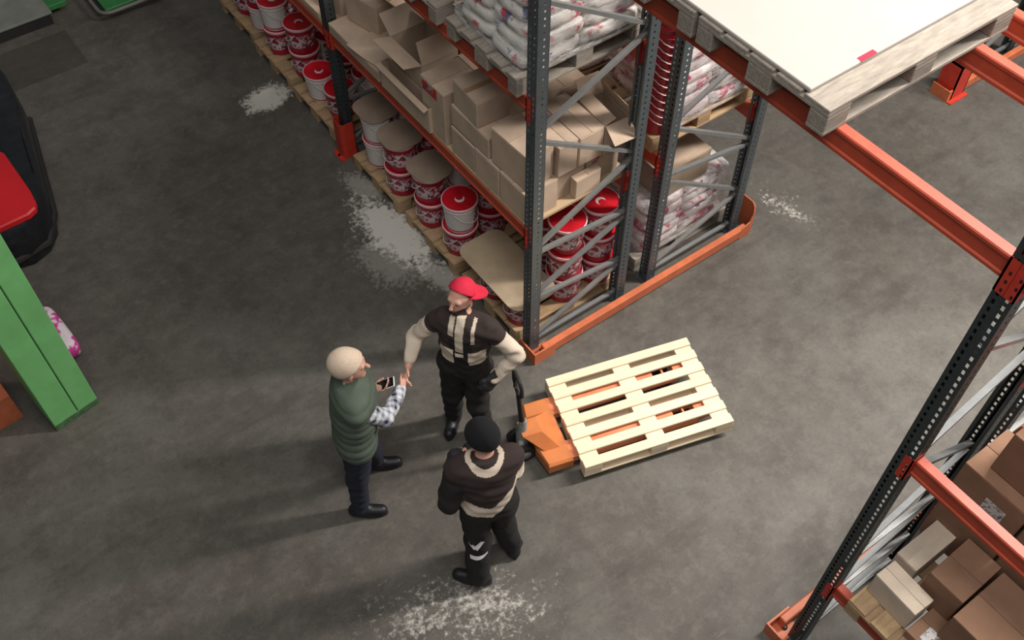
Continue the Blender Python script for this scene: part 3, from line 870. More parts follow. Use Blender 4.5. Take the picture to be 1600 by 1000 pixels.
# far bay, middle shelf
G2 = 'cartons on the far shelf'
for i in range(3):
    t = MB().b2(.026, 1.0, 0, .95, 0, .022).build('shelf_board', 'fibre', None, (0, YF + .07 + i * 1.0, 1.432))
    tag(t, ['far-bay shelf board right beyond the dark middle post', 'far-bay shelf board second beyond the dark middle post', 'far-bay shelf board at the top edge'][i], 'shelf board', 'boards of the middle shelf')
carton('tan carton on the far shelf beyond the dark middle post', .16, .52, 3.05, 3.42, ZS, 1.80, 'card', group=G2, rotz=.25)
carton('brown carton behind on the far shelf', .55, .92, 3.1, 3.5, ZS, 1.9, 'card_brown', group=G2)
carton('long thin carton on the far shelf edge', .02, .14, 3.10, 3.75, ZS, 1.52, 'card', group=G2, seam='y')

for i in range(3):  # out-of-view load, added to cast the shadow edge on the floor
    carton('%s unseen big brown carton added beyond the right edge to shade the floor' % ['first', 'second', 'third'][i], 5.50, 6.60, -2.93 + i * 1.0, -1.95 + i * 1.0, 4.15, 5.6, 'card_brown', group='unseen cartons added to shade the floor')
    pallet('wooden_pallet', '%s unseen pallet added under the shading cartons beyond the right edge' % ['first', 'second', 'third'][i], (6.05, -2.44 + i * 1.0, 4.0), 0, 1.1, .9, 'old_wood', 5, None, 'storage pallets in the racks')
# right rack, lower right corner
GR = 'brown cartons at the right edge'
ZR = 1.146
carton('narrow pale carton lying across the worn pallet, bottom right', .08, .235, -3.575, -3.275, ZR, 1.36, 'card_pale', group=GR, rotz=-.03)
carton('pale carton on edge beside the dark gap, below the thick orange beam', .28, .70, -3.40, -3.255, ZR, 1.37, 'card_pale', group=GR, seam='x')
carton('brown carton with slanted corner next to the dark gap', .27, .62, -3.69, -3.46, ZR, 1.49, 'card_brown', group=GR, rotz=.02)
carton('large brown carton in the middle of the bottom right corner', .16, .60, -4.13, -3.71, ZR, 1.50, 'card_brown', group=GR)
carton('low brown carton with white label at the bottom edge', .04, .30, -3.86, -3.59, ZR, 1.22, 'card_brown', group=GR, lab=[('top', -.05, .03, .1, .07, 'label')])
carton('brown carton at the bottom right corner of the picture', .06, .60, -4.65, -4.15, ZR, 1.48, 'card_brown', group=GR)
carton('brown labelled carton at the foot of the rear stack, left', .64, 1.0, -3.62, -3.20, ZR, 1.58, 'card_brown', group=GR)
carton('brown labelled carton in the rear stack behind the thick orange beam, left', .63, 1.0, -3.62, -3.20, 1.583, 2.0, 'card_brown', group=GR, lab=[('mx', -.05, .25, .13, .1, 'label')])
carton('brown carton at the foot of the rear stack, right', .63, 1.0, -4.06, -3.64, ZR, 1.58, 'card_brown', group=GR)
carton('brown labelled carton in the rear stack behind the thick orange beam, right', .62, 1.0, -4.06, -3.64, 1.583, 2.0, 'card_brown', group=GR, lab=[('mx', .05, .25, .13, .1, 'label')])
carton('topmost brown carton of the rear stack, at the right edge', .71, 1.05, -3.72, -3.30, 2.003, 2.36, 'card_brown', group=GR)
carton('topmost brown carton farther along the rear stack', .70, 1.05, -4.16, -3.74, 2.003, 2.36, 'card_brown', group=GR)

# ------------------------------------------------------------------ sacks and stretch film
def pillow(sx, sy, sz, e=.38, nu=20, nv=10):
    mb = MB(); vs = []; fs = []
    sp = lambda c, p: math.copysign(abs(c) ** p, c)
    for j in range(nv + 1):
        v = -PI / 2 + PI * j / nv
        for i in range(nu):
            u = 2 * PI * i / nu
            vs.append((sx / 2 * sp(math.cos(v), .55) * sp(math.cos(u), e), sy / 2 * sp(math.cos(v), .55) * sp(math.sin(u), e), sz / 2 * sp(math.sin(v), .6)))
    for j in range(nv):
        for i in range(nu):
            i2 = (i + 1) % nu
            fs.append((j * nu + i, j * nu + i2, (j + 1) * nu + i2, (j + 1) * nu + i))
    return mb.add(vs, fs)
def sack_load(x0, x1, y0, y1, z0, nl, mat, where, group, hz=.115):
    nx = 2; ny = 2
    sx = (x1 - x0) / nx; sy = (y1 - y0) / ny
    me = pillow(sx + .012, sy + .012, hz + .016).mesh('sack', mat, 'all')
    rows = {(0, 0): 'aisle side near', (1, 0): 'far side near', (0, 1): 'aisle side back', (1, 1): 'far side back'}
    for k in range(nl):
        for i in range(nx):
            for j in range(ny):
                o = ob('sack', me, None, (x0 + sx * (i + .5) + random.uniform(-.012, .012), y0 + sy * (j + .5) + random.uniform(-.012, .012), z0 + hz * (k + .5)), random.uniform(-.03, .03))
                tag(o, '%s sack, layer %s, of load %s' % (rows[(i, j)], ['one', 'two', 'three', 'four', 'five', 'six', 'seven'][k], where), 'sack', group)
def film_box(label, x0, x1, y0, y1, z0, z1):
    o = MB()
    hx, hy = (x1 - x0) / 2, (y1 - y0) / 2; r = .05
    poly = []
    for cx, cy, a0 in ((hx - r, hy - r, 0), (-hx + r, hy - r, 90), (-hx + r, -hy + r, 180), (hx - r, -hy + r, 270)):
        for k in range(4):
            a = math.radians(a0 + k * 30); poly.append((cx + r * math.cos(a), cy + r * math.sin(a)))
    n = len(poly); nz = 8; vs = []; fs = []
    for j in range(nz + 1):
        z = (z1 - z0) * j / nz
        for i, (x, y) in enumerate(poly):
            k = 1 + .012 * math.sin(7 * z * 6 + i * 1.3)
            vs.append((x * k, y * k, z))
    for j in range(nz):
        for i in range(n): fs.append((j * n + i, j * n + (i + 1) % n, (j + 1) * n + (i + 1) % n, (j + 1) * n + i))
    fs.append(tuple(nz * n + i for i in range(n)))
    f = o.add(vs, fs).build('stretch_film', 'film', None, ((x0 + x1) / 2, (y0 + y1) / 2, z0), smooth='all')
    return tag(f, label, 'plastic film')
sack_load(.03, 1.0, .11, .88, 2.806, 6, 'sack', 'on upper shelf by corner post', 'printed sacks on the upper shelf')
film_box('clear stretch film around the printed sacks on the upper shelf', .01, 1.02, .085, .905, 2.81, 3.52)
sack_load(.03, 1.0, 1.03, 1.80, 2.806, 4, 'sack', 'behind on the upper shelf', 'printed sacks on the upper shelf')
sack_load(1.48, 2.34, .14, .90, 1.578, 6, 'sack_pink', 'on the wrapped shelf pallet', 'pink printed sacks in the second rack')
film_box('glossy stretch film around the pink sacks on the shelf', 1.45, 2.37, .11, .93, 1.58, 2.30)
sack_load(1.30, 2.34, 1.05, 1.84, 1.578, 5, 'sack_pink', 'behind the wrapped shelf pallet', 'pink printed sacks in the second rack')
sack_load(1.36, 2.28, .14, .90, .146, 5, 'sack_pink', 'on the wrapped floor pallet', 'pink printed sacks in the second rack')
film_box('glossy stretch film around the pink sacks on the floor pallet', 1.33, 2.31, .11, .93, .15, .73)
carton('tan carton on top of the film-wrapped floor pallet between the frames', 1.50, 2.06, .16, .62, .735, 1.02, 'card', rotz=.04, seam='x')

# ------------------------------------------------------------------ left side of the hall
gc = thing('steel_column', 'green steel column with a long seam, at the left edge', 'column', (-3.32, 1.75, 0), math.radians(9))
bpart('wide_channel', -.19, .012, -.17, .17, .0, 4.2, 'green', gc, .006)
bpart('narrow_channel', .020, .19, -.17, .17, .0, 4.2, 'green', gc, .006)
bpart('seam_plate', -.01, .04, -.15, .15, .0, 4.2, 'scuff', gc)
bpart('scuffed_foot', -.194, .194, -.174, .174, .0, .07, 'scuff', gc, .004)
ok = thing('kick_plate', 'orange kick plate on the floor left of the green column', 'floor guard', (-3.95, 2.15, 0), .1)
bpart('plate', -.26, .27, -.33, -.31, 0, .3, 'guard', ok); bpart('side_plate', .25, .27, -.31, .45, 0, .3, 'guard', ok); bpart('cover', -.26, .25, -.31, .45, .28, .3, 'guard', ok)
pb = pillow(.26, .60, .2).build('plastic_bag', 'pink_bag', None, (-3.16, 2.40, .10), .1, smooth='all')
tag(pb, 'white and pink plastic bag lying behind the green column', 'bag')

mt = thing('wrapped_machine', 'low machine wrapped in black plastic with a red top panel, left edge', 'machine', (-3.0, 4.4, 0))
poly = [(-.9, -1.02), (-.16, -1.02), (.02, -1.06), (.18, -1.0), (.31, -.84), (.40, -.52), (.52, .1), (.63, .6), (.66, 1.2), (.60, 1.6), (-.9, 1.7)]
MB().prism(poly, .02, .44, .06, .08).build('wrapped_body', 'black_film', mt, smooth=True)
rp_ = [(-.9, -1.0), (.16, -.98), (.235, -.94), (.265, -.86), (.275, -.70), (.255, -.1), (.20, .02), (-.9, .12)]
MB().prism(rp_, .44, .50, .015, .015).build('red_panel', 'red_panel', mt)
MB().tube([(.30, -.75, .40), (.42, -.3, .42), (.50, .2, .42), (.58, .7, .40)], .02, 6).build('film_fold', 'black_film', mt, smooth=True)
MB().tube([(-.9, -1.03, .12), (-.1, -1.05, .12), (.2, -1.0, .12), (.36, -.7, .12), (.5, 0, .12), (.64, .7, .12)], .035, 8).build('bumper', 'rubber', mt, smooth=True)
for s, x in ((0, -.5), (1, .2)):
    ob('wheel', MB().lathe([(.05, -.05), (.11, -.045), (.11, .045), (.05, .05)], 16).mesh('wheel', 'rubber', True), mt, (x, -.75, .11), rot=(PI / 2, 0, PI / 2))

gp = thing('loading_plate', 'dull grey loading plate with green end, extreme top left corner', 'platform', (-2.2, 7.1, 0))
bpart('deck', -.9, .66, -.50, .6, .13, .16, 'plate_grey', gp, .004)
bpart('skirt', -.88, .64, -.48, .58, .0, .13, 'rubber', gp)
bpart('green_end', .66, .86, -.40, .6, .10, .16, 'green_plate', gp, .004)

ct = thing('platform_cart', 'green platform cart with rounded grey tube bumper, top edge', 'cart', (-.72, 6.75, 0))
pts = []
for cx, cy, a0 in ((.28, .42, 0), (-.28, .42, 90), (-.28, -.40, 180), (.28, -.40, 270)):
    for k in range(5):
        a = math.radians(a0 + 22.5 * k); pts.append((cx + .12 * math.cos(a), cy + .12 * math.sin(a), .14))
MB().tube(pts, .02, 8, True).build('bumper_tube', 'tube_grey', ct, smooth=True)
bpart('platform', -.33, .33, -.44, .48, .11, .135, 'green_plate', ct, .005)
for x in (-.25, .25):
    for y in (-.34, .36):
        w = ob('caster', MB().lathe([(.03, -.018), (.05, -.016), (.05, .016), (.03, .018)], 14).mesh('caster', 'rubber', True), ct, (x, y, .05), rot=(PI / 2, 0, 0))
        bpart('caster_fork', x - .02, x + .02, y - .026, y + .026, .085, .11, 'grey_metal', ct)

# ------------------------------------------------------------------ people
from mathutils.bvhtree import BVHTree
def V3(*a): return np.array(a, dtype=np.float64)
def unit(v): v = np.asarray(v, float); return v / np.linalg.norm(v)
def pdist(P, pr):
    q = P - pr['a']; b = pr['b'] - pr['a']; sc = 1.0
    if pr['F'] is not None:
        q = (q @ pr['F'].T) / pr['S']; b = (pr['F'] @ b) / pr['S']; sc = float(np.min(pr['S']))
    bb = float(b @ b)
    t = np.clip((q @ b) / bb, 0, 1) if bb > 1e-12 else np.zeros(q.shape[:-1])
    d = np.sqrt(((q - t[..., None] * b) ** 2).sum(-1)) - (pr['ra'] + (pr['rb'] - pr['ra']) * t)
    return d * sc
def cap(n, a, b, ra, rb=None, F=None, S=None, k=.03):
    return dict(n=n, a=np.asarray(a, float), b=np.asarray(b, float), ra=ra, rb=ra if rb is None else rb,
                F=None if F is None else np.asarray(F, float), S=None if S is None else np.asarray(S, float), k=k)
def inflate(prs, names, d, k=None):
    out = []
    for p in prs:
        if p['n'] in names:
            q = dict(p)
            s = float(np.min(p['S'])) if p['S'] is not None else 1.0
            q['ra'] = p['ra'] + d / s; q['rb'] = p['rb'] + d / s
            if k is not None: q['k'] = k
            out.append(q)
    return out
def sdf_mesh(prs, h, clips=(), disp=None):
    lo = np.min([np.minimum(p['a'], p['b']) - max(p['ra'], p['rb']) * (np.max(p['S']) if p['S'] is not None else 1) for p in prs], 0) - .03
    hi = np.max([np.maximum(p['a'], p['b']) + max(p['ra'], p['rb']) * (np.max(p['S']) if p['S'] is not None else 1) for p in prs], 0) + .03
    n = np.ceil((hi - lo) / h).astype(int) + 1
    ax = [lo[i] + h * np.arange(n[i]) for i in range(3)]
    D = np.full(n, .2)
    for p in prs:
        m = max(p['ra'], p['rb']) * (np.max(p['S']) if p['S'] is not None else 1) + p['k'] + 3 * h
        l = np.minimum(p['a'], p['b']) - m; u = np.maximum(p['a'], p['b']) + m
        i0 = np.clip(((l - lo) / h).astype(int), 0, n); i1 = np.clip(((u - lo) / h).astype(int) + 2, 0, n)
        sl = tuple(slice(i0[i], i1[i]) for i in range(3))
        G = np.stack(np.meshgrid(*[ax[i][sl[i]] for i in range(3)], indexing='ij'), -1)
        d = pdist(G, p); o = D[sl]; k = p['k']
        hh = np.maximum(k - np.abs(o - d), 0) / k
        D[sl] = np.minimum(o, d) - hh * hh * k * .25
    if clips or disp:
        G = np.stack(np.meshgrid(*ax, indexing='ij'), -1)
        if disp: D = D + disp(G)
        for pt, nr in clips:
            D = np.maximum(D, (G - np.asarray(pt)) @ unit(nr))
    return surface_net(D, lo, h)
def surface_net(D, lo, h):
    S = D < 0
    c = [S[i:S.shape[0] - 1 + i, j:S.shape[1] - 1 + j, k:S.shape[2] - 1 + k] for i in (0, 1) for j in (0, 1) for k in (0, 1)]
    sm = sum(x.astype(np.int8) for x in c)
    I = np.argwhere((sm > 0) & (sm < 8))
    idx = np.full(sm.shape, -1, np.int64); idx[tuple(I.T)] = np.arange(len(I))
    acc = np.zeros((len(I), 3)); cnt = np.zeros(len(I))
    cor = [np.array((i, j, k)) for i in (0, 1) for j in (0, 1) for k in (0, 1)]
    for a in range(8):
        for b in range(a + 1, 8):
            if np.abs(cor[a] - cor[b]).sum() != 1: continue
            da = D[tuple((I + cor[a]).T)]; db = D[tuple((I + cor[b]).T)]
            x = (da < 0) != (db < 0)
            t = np.where(x, da / np.where(x, da - db, 1), 0)
            acc += np.where(x[:, None], cor[a] + t[:, None] * (cor[b] - cor[a]), 0); cnt += x
    V = lo + h * (I + acc / cnt[:, None])
    Q = []
    for axn in range(3):
        o1, o2 = [(1, 2), (2, 0), (0, 1)][axn]
        s0 = [slice(None)] * 3; s1 = [slice(None)] * 3
        s0[axn] = slice(0, -1); s1[axn] = slice(1, None)
        A = S[tuple(s0)]; B = S[tuple(s1)]
        E = np.argwhere(A != B)
        ok = (E[:, o1] > 0) & (E[:, o2] > 0) & (E[:, o1] < S.shape[o1] - 1) & (E[:, o2] < S.shape[o2] - 1)
        E = E[ok]; sgn = A[tuple(E.T)]
        e1 = np.zeros(3, int); e1[o1] = 1; e2 = np.zeros(3, int); e2[o2] = 1
        q = np.stack([idx[tuple((E - e1 - e2).T)], idx[tuple((E - e2).T)], idx[tuple(E.T)], idx[tuple((E - e1).T)]], 1)
        q[~sgn] = q[~sgn][:, ::-1]
        Q.append(q)
    return V, np.concatenate(Q)
def mesh_np(name, V, Q, mats, midx=None, origin=None):
    me = bpy.data.meshes.new(name)
    if origin is not None: V = V - np.asarray(origin)
    me.vertices.add(len(V)); me.vertices.foreach_set('co', V.astype(np.float32).ravel())
    me.loops.add(len(Q) * 4); me.loops.foreach_set('vertex_index', Q.astype(np.int32).ravel())
    me.polygons.add(len(Q)); me.polygons.foreach_set('loop_start', np.arange(0, 4 * len(Q), 4, dtype=np.int32))
    me.update(calc_edges=True)
    for m in mats: me.materials.append(M[m])
    if midx is not None: me.polygons.foreach_set('material_index', midx.astype(np.int32))
    me.polygons.foreach_set('use_smooth', np.ones(len(Q), bool))
    me.validate(); me.update()
    return me
def folds(amp, seed=0):
    rs = np.random.RandomState(seed); K = rs.normal(0, 1, (7, 3)); K = K / np.linalg.norm(K, axis=1)[:, None] * rs.uniform(28, 75, (7, 1)); K[:, 2] *= 1.3; ph = rs.uniform(0, 6, 7)
    def f(G):
        s = 0
        for kk, p in zip(K, ph): s = s + np.sin(G @ kk + p)
        return s * amp / 2.6
    return f
def near(C, prs):
    d = np.stack([pdist(C, p) for p in prs], 1); return d.argmin(1)
def hand_prims(pre, wr, d, n, ts, curl=.5, sc=1.0):
    """wr wrist, d finger direction, n palm normal (fingers curl towards n), ts = direction to the thumb"""
    d = unit(d); n = unit(n - (n @ d) * d); s = unit(np.cross(d, n)); s = s if s @ ts > 0 else -s
    out = [cap(pre + '_palm', wr + d * .018 * sc, wr + d * .072 * sc, .036 * sc, .040 * sc, (s, n, d), (1, .5, 1), .015)]
    for i, L in enumerate((.066, .076, .072, .056)):
        b = wr + d * .078 * sc + s * (1.5 - i) * .0205 * sc
        d1 = unit(d * math.cos(curl * .7) + n * math.sin(curl * .7)); d2 = unit(d * math.cos(curl * 1.9) + n * math.sin(curl * 1.9))
        m = b + d1 * L * .55 * sc
        out += [cap(pre + '_finger', b, m, .0095 * sc, .0088 * sc, k=.006), cap(pre + '_finger', m, m + d2 * L * .5 * sc, .0086 * sc, .0074 * sc, k=.006)]
    tb = wr + d * .028 * sc + s * .034 * sc; td = unit(d * .75 + s * .55 + n * .25)
    tm = tb + td * .035 * sc
    out += [cap(pre + '_thumb', tb, tm, .0125 * sc, .0105 * sc, k=.008), cap(pre + '_thumb', tm, tm + unit(d * .9 + n * .35 + s * .05) * .030 * sc, .0102 * sc, .0085 * sc, k=.006)]
    return out
UP = V3(0, 0, 1)
def skeleton(J, f, hf, build=1.0):
    f = unit(V3(f[0], f[1], 0)); r = V3(f[1], -f[0], 0); B = (r, f, UP)
    hf = unit(V3(*hf)); hr = unit(np.cross(hf, UP)); hu = np.cross(hr, hf); HB = (hr, hf, hu)
    p, s, hc = J['pelvis'], J['mid'], J['head']
    P = [cap('pelvis', p - r * .075, p + r * .075, .105, .105, B, (1, .92, 1)),
         cap('belly', p + UP * .05, p * .5 + s * .5 + UP * .0, .128 * build, .128 * build, B, (1.18, .86, 1)),
         cap('ribs', p * .45 + s * .55, p * .14 + s * .86, .130 * build, .128 * build, B, (1.25, .88, 1)),
         cap('yoke', s - r * .12 - UP * .02, s + r * .12 - UP * .02, .085, .085, B, (1, .95, .9)),
         cap('neck', s + UP * .01 + f * .0, hc - UP * .07 - hf * .015, .058, .053)]
    P += [cap('skull', hc + hu * .012 - hf * .008, hc + hu * .012 - hf * .008, 1, 1, HB, (.082, .102, .119), .02),
          cap('jaw', hc + hf * .03 - hu * .045, hc + hf * .058 - hu * .088, .05, .032, HB, (1.05, 1, 1), .03),
          cap('nose', hc + hf * .094 + hu * .012, hc + hf * .116 - hu * .022, .010, .0155, k=.012),
          cap('brow', hc + hf * .084 + hu * .026 - hr * .035, hc + hf * .084 + hu * .026 + hr * .035, .014, .014, k=.02),
          cap('ear', hc + hr * .083 - hu * .005, hc + hr * .087 - hu * .03 - hf * .0, .016, .012, HB, (.6, 1, 1.2), .008),
          cap('ear', hc - hr * .083 - hu * .005, hc - hr * .087 - hu * .03 - hf * .0, .016, .012, HB, (.6, 1, 1.2), .008)]
    for sd in 'RL':
        q = 1 if sd == 'R' else -1
        P += [cap('upper' + sd, J['sh' + sd], J['el' + sd], .056, .044), cap('fore' + sd, J['el' + sd], J['wr' + sd], .045, .029),
              cap('thigh' + sd, p + r * q * .088 - UP * .03, J['kn' + sd], .090, .060), cap('shin' + sd, J['kn' + sd], J['an' + sd], .060, .042)]
        t = unit(V3(*J['toe' + sd], 0)); an = J['an' + sd]
        P += [cap('foot' + sd, V3(an[0], an[1], .045) - t * .05, V3(an[0], an[1], .038) + t * .14, .038, .032, (np.cross(t, UP), t, UP), (1.05, 1, .9))]
        if 'hand' + sd in J:
            hd, hn, ts, cu = J['hand' + sd]
            P += hand_prims('hand' + sd, J['wr' + sd], unit(hd), unit(hn), unit(ts), cu)
    return P, dict(r=r, f=f, hr=hr, hf=hf, hu=hu, hc=hc)
def face_mats(V, Q, K, beard=False):
    C = V[Q].mean(1); q = C - K['hc']
    x, y, z = q @ K['hr'], q @ K['hf'], q @ K['hu']
    mi = np.zeros(len(Q), int)
    eye = (np.hypot(np.abs(x) - .032, z - .008) < .0115) & (y > .06); mi[eye] = 1
    mouth = (np.abs(x) < .024) & (np.abs(z + .058) < .007) & (y > .06); mi[mouth] = 2
    if beard:
        bd = (z < -.036 - .035 * np.clip((.055 - np.abs(x)) / .055, 0, 1) * (y > .05)) & (z > -.135) & (y > .012) & ~mouth
        hairb = (z > -.06) & (z < .06) & (y < -.02) & (np.abs(x) > .05)
        mi[bd] = 3
    return mi
def add_garment(name, prs, h, mats, par, org, clips=(), disp=None, fn=None):
    Vv, Q = sdf_mesh(prs, h, clips, disp)
    mi = None
    if fn is not None: mi = fn(Vv[Q].mean(1))
    me = mesh_np(name, Vv, Q, mats, mi, org)
    return ob(name, me, par), Vv, Q
def ribbon(name, bvh, org, pts, toward, w, mat, par, off=.003):
    """flat printed strip laid on a garment surface along pts (world), found by rays running along 'toward'"""
    vs = []; fs = []; t = Vector(toward).normalized(); n = 10
    a, b = Vector(pts[0]), Vector(pts[1]); d = (b - a).normalized(); s = d.cross(t).normalized() * w / 2
    for i in range(n + 1):
        c = a.lerp(b, i / n)
        for sg in (-1, 1):
            o = c + s * sg - t * .4
            hit = bvh.ray_cast(o, t)
            q = hit[0] if hit[0] is not None else c
            vs.append(tuple(Vector(q) - t * off - Vector(org)))
    for i in range(n): fs.append((2 * i, 2 * i + 1, 2 * i + 3, 2 * i + 2))
    return MB().add(vs, fs).build(name, mat, par)
TORSO = ('pelvis', 'belly', 'ribs', 'yoke')
ARMS = ('upperR', 'upperL', 'foreR', 'foreL')
SH = V3(-1.305, -.315, 1.045)        # where the two hands meet

def boots(P, K, J, par, org, mat='shoe', top=.17):
    for sd in 'RL':
        an = J['an' + sd]; t = unit(V3(*J['toe' + sd], 0)); sr = np.cross(t, UP)
        pr = [cap('b', V3(an[0], an[1], top - .03), V3(an[0], an[1], .07), .055, .054, k=.03),
              cap('b', V3(an[0], an[1], .05) - t * .045, V3(an[0], an[1], .045) + t * .15, .05, .044, (sr, t, UP), (1.0, 1.05, 1.0), .04)]
        clips = [((0, 0, .0), (0, 0, -1)), ((0, 0, top), (0, 0, 1))]
        o, _, _ = add_garment('boot', pr, .008, [mat], par, org, clips)
        sole = MB(); poly = []
        for k in range(16):
            a = 2 * PI * k / 16; u = t * (math.cos(a) * .148 + .052) + sr * math.sin(a) * (.05 if math.cos(a) > -.2 else .044)
            poly.append((an[0] + u[0] - org[0], an[1] + u[1] - org[1]))
        sole.prism(poly[::-1] if sr[0] * t[1] - sr[1] * t[0] > 0 else poly, 0.001, .024).build('sole', 'rubber', o)

# ---- man in the red cap
def man_red():
    org = (-.83, -.36, 0); K0 = V3(-.820, -.365, 1.405)
    r = V3(-.634, .773, 0)
    J = dict(pelvis=V3(-.835, -.365, .93), mid=K0, head=V3(-.800, -.300, 1.595), shR=K0 + r * .175 - UP * .01, shL=K0 - r * .175 - UP * .015,
             elR=V3(-1.07, -.105, 1.17), wrR=V3(-1.232, -.245, 1.078), elL=V3(-.575, -.640, 1.13), wrL=V3(-.755, -.612, .95),
             knR=V3(-.905, -.275, .50), knL=V3(-.815, -.475, .50), anR=V3(-.885, -.225, .09), anL=V3(-.755, -.475, .09), toeR=(-.75, -.66), toeL=(-.6, -.8),
             handR=(SH - V3(-1.232, -.245, 1.078), V3(.62, -.75, -.15), V3(-.2, -.2, .9), .55), handL=(V3(-.75, .05, -.75), V3(.2, .75, -.2), V3(-.6, 0, .6), .5))
    P, K = skeleton(J, (-.773, -.634), (-.88, -.36, .16))
    t = thing('person', 'person in red cap, brown and cream work jacket and black trousers, shaking hands', 'person', org)
    Vb, Q = sdf_mesh(P, .0065)
    ob('body', mesh_np('body', Vb, Q, ['skin', 'skin_eye', 'lips', 'beard'], face_mats(Vb, Q, K, True), org), t)
    jp = inflate(P, TORSO, .016) + inflate(P, ARMS, .014)
    for q_ in jp:
        if q_['n'] == 'foreR': q_['b'] = q_['a'] + (q_['b'] - q_['a']) * .80
    f, rr = K['f'], K['r']
    def jc(C):
        q = C - K0; x, y, z = q @ rr, q @ f, C[:, 2]
        nn = near(C, jp); nm = np.array([p['n'] for p in jp])[nn]
        mi = np.zeros(len(C), int)                       # 0 brown 1 cream 2 black
        for sd in 'RL':
            u = (nm == 'upper' + sd); a = J['sh' + sd]; b = J['el' + sd]
            tt = ((C - a) @ (b - a)) / ((b - a) @ (b - a))
            mi[u & (tt > .34)] = 1; mi[nm == 'fore' + sd] = 1
            inner = (nm == 'fore' + sd) & ((C - J['el' + sd]) @ f < -.012); mi[inner] = 2
        tor = ~np.isin(nm, ARMS); front = y > .0
        ax_ = np.abs(x)
        mi[tor & (z < 1.11)] = 2
        mi[tor & front & (ax_ < .085) & (z < 1.34)] = 2
        mi[tor & front & (x < .038) & (x > -.022) & (z > 1.175)] = 1
        mi[tor & front & (np.abs(z - 1.215) < .008) & (ax_ < .05)] = 2
        mi[tor & front & (ax_ > .055) & (ax_ < .165) & (z > 1.075) & (z < 1.225)] = 1
        mi[tor & front & (np.abs(ax_ - .085) < .012) & (z > 1.31) & (x < 0)] = 1
        mi[tor & front & (np.abs(x - .07) < .02) & (z > 1.375)] = 1
        return mi
    add_garment('work_jacket', jp + [cap('yoke', K0 + UP * .045, K0 + UP * .06, .07, .062, k=.02)], .0075, ['brown_cloth', 'cream_cloth', 'black_cloth'], t, org, [((0, 0, .86), (0, 0, -1)), (tuple(K0 + UP * .085 + f * .0), (f[0] * -.25, f[1] * -.25, 1))], folds(.005, 1), jc)
    tp = inflate(P, ('pelvis', 'thighR', 'thighL', 'shinR', 'shinL'), .022)
    add_garment('trousers', tp, .009, ['black_cloth'], t, org, [((0, 0, .10), (0, 0, -1)), ((0, 0, 1.0), (0, 0, 1))], folds(.006, 2))
    boots(P, K, J, t, org, 'shoe')
    # dark work glove on the hand resting at the hip
    gp = inflate(P, ('handL_palm', 'handL_finger', 'handL_thumb'), .0065, .012) + [cap('cuff', J['wrL'], J['wrL'] + unit(J['elL'] - J['wrL']) * .05, .04, .045)]
    add_garment('glove', gp, .006, ['glove'], t, org)
    # cap worn backwards
    hc, hf, hr, hu = K['hc'], K['hf'], K['hr'], K['hu']
    cp = [cap('c', hc + hu * .035 - hf * .008, hc + hu * .035 - hf * .008, 1, 1, (hr, hf, hu), (.098, .118, .112))]
    o, _, _ = add_garment('cap', cp, .006, ['cap_red', 'hair'], t, org, [(tuple(hc + hu * .052), tuple(-hu + hf * .75))], None,
                          lambda C: np.zeros(len(C), int))
    bv = []; bf = []
    bd = unit(-hf * .5 - hr * .85); bs = np.cross(bd, hu)
    for i in range(9):
        a = PI * (i / 8)
        for rad, dz in ((.7, 0), (1.0, -.006)):
            c = hc + hu * .060 + bd * .05 + bs * math.cos(a) * .082 + bd * math.sin(a) * (.05 + .085 * (rad > .8)) + hu * dz
            bv.append(tuple(c - V3(*org))); bv.append(tuple(c + hu * .007 - V3(*org)))
    for i in range(8):
        b = i * 4
        bf += [(b + 1, b + 3, b + 7, b + 5), (b, b + 4, b + 6, b + 2), (b + 2, b + 6, b + 7, b + 3), (b, b + 1, b + 5, b + 4)]
    bf += [(0, 2, 3, 1), (32, 33, 35, 34)]
    MB().add(bv, bf).build('cap_brim', 'cap_red', o, smooth=True)
    hp = inflate(P, ('skull',), .007)
    add_garment('hair', hp, .006, ['hair'], t, org, [(tuple(hc - hu * .06), tuple(-hu)), (tuple(hc + hf * .02 + hu * .05), tuple(hf - hu * .75))])
man_red()

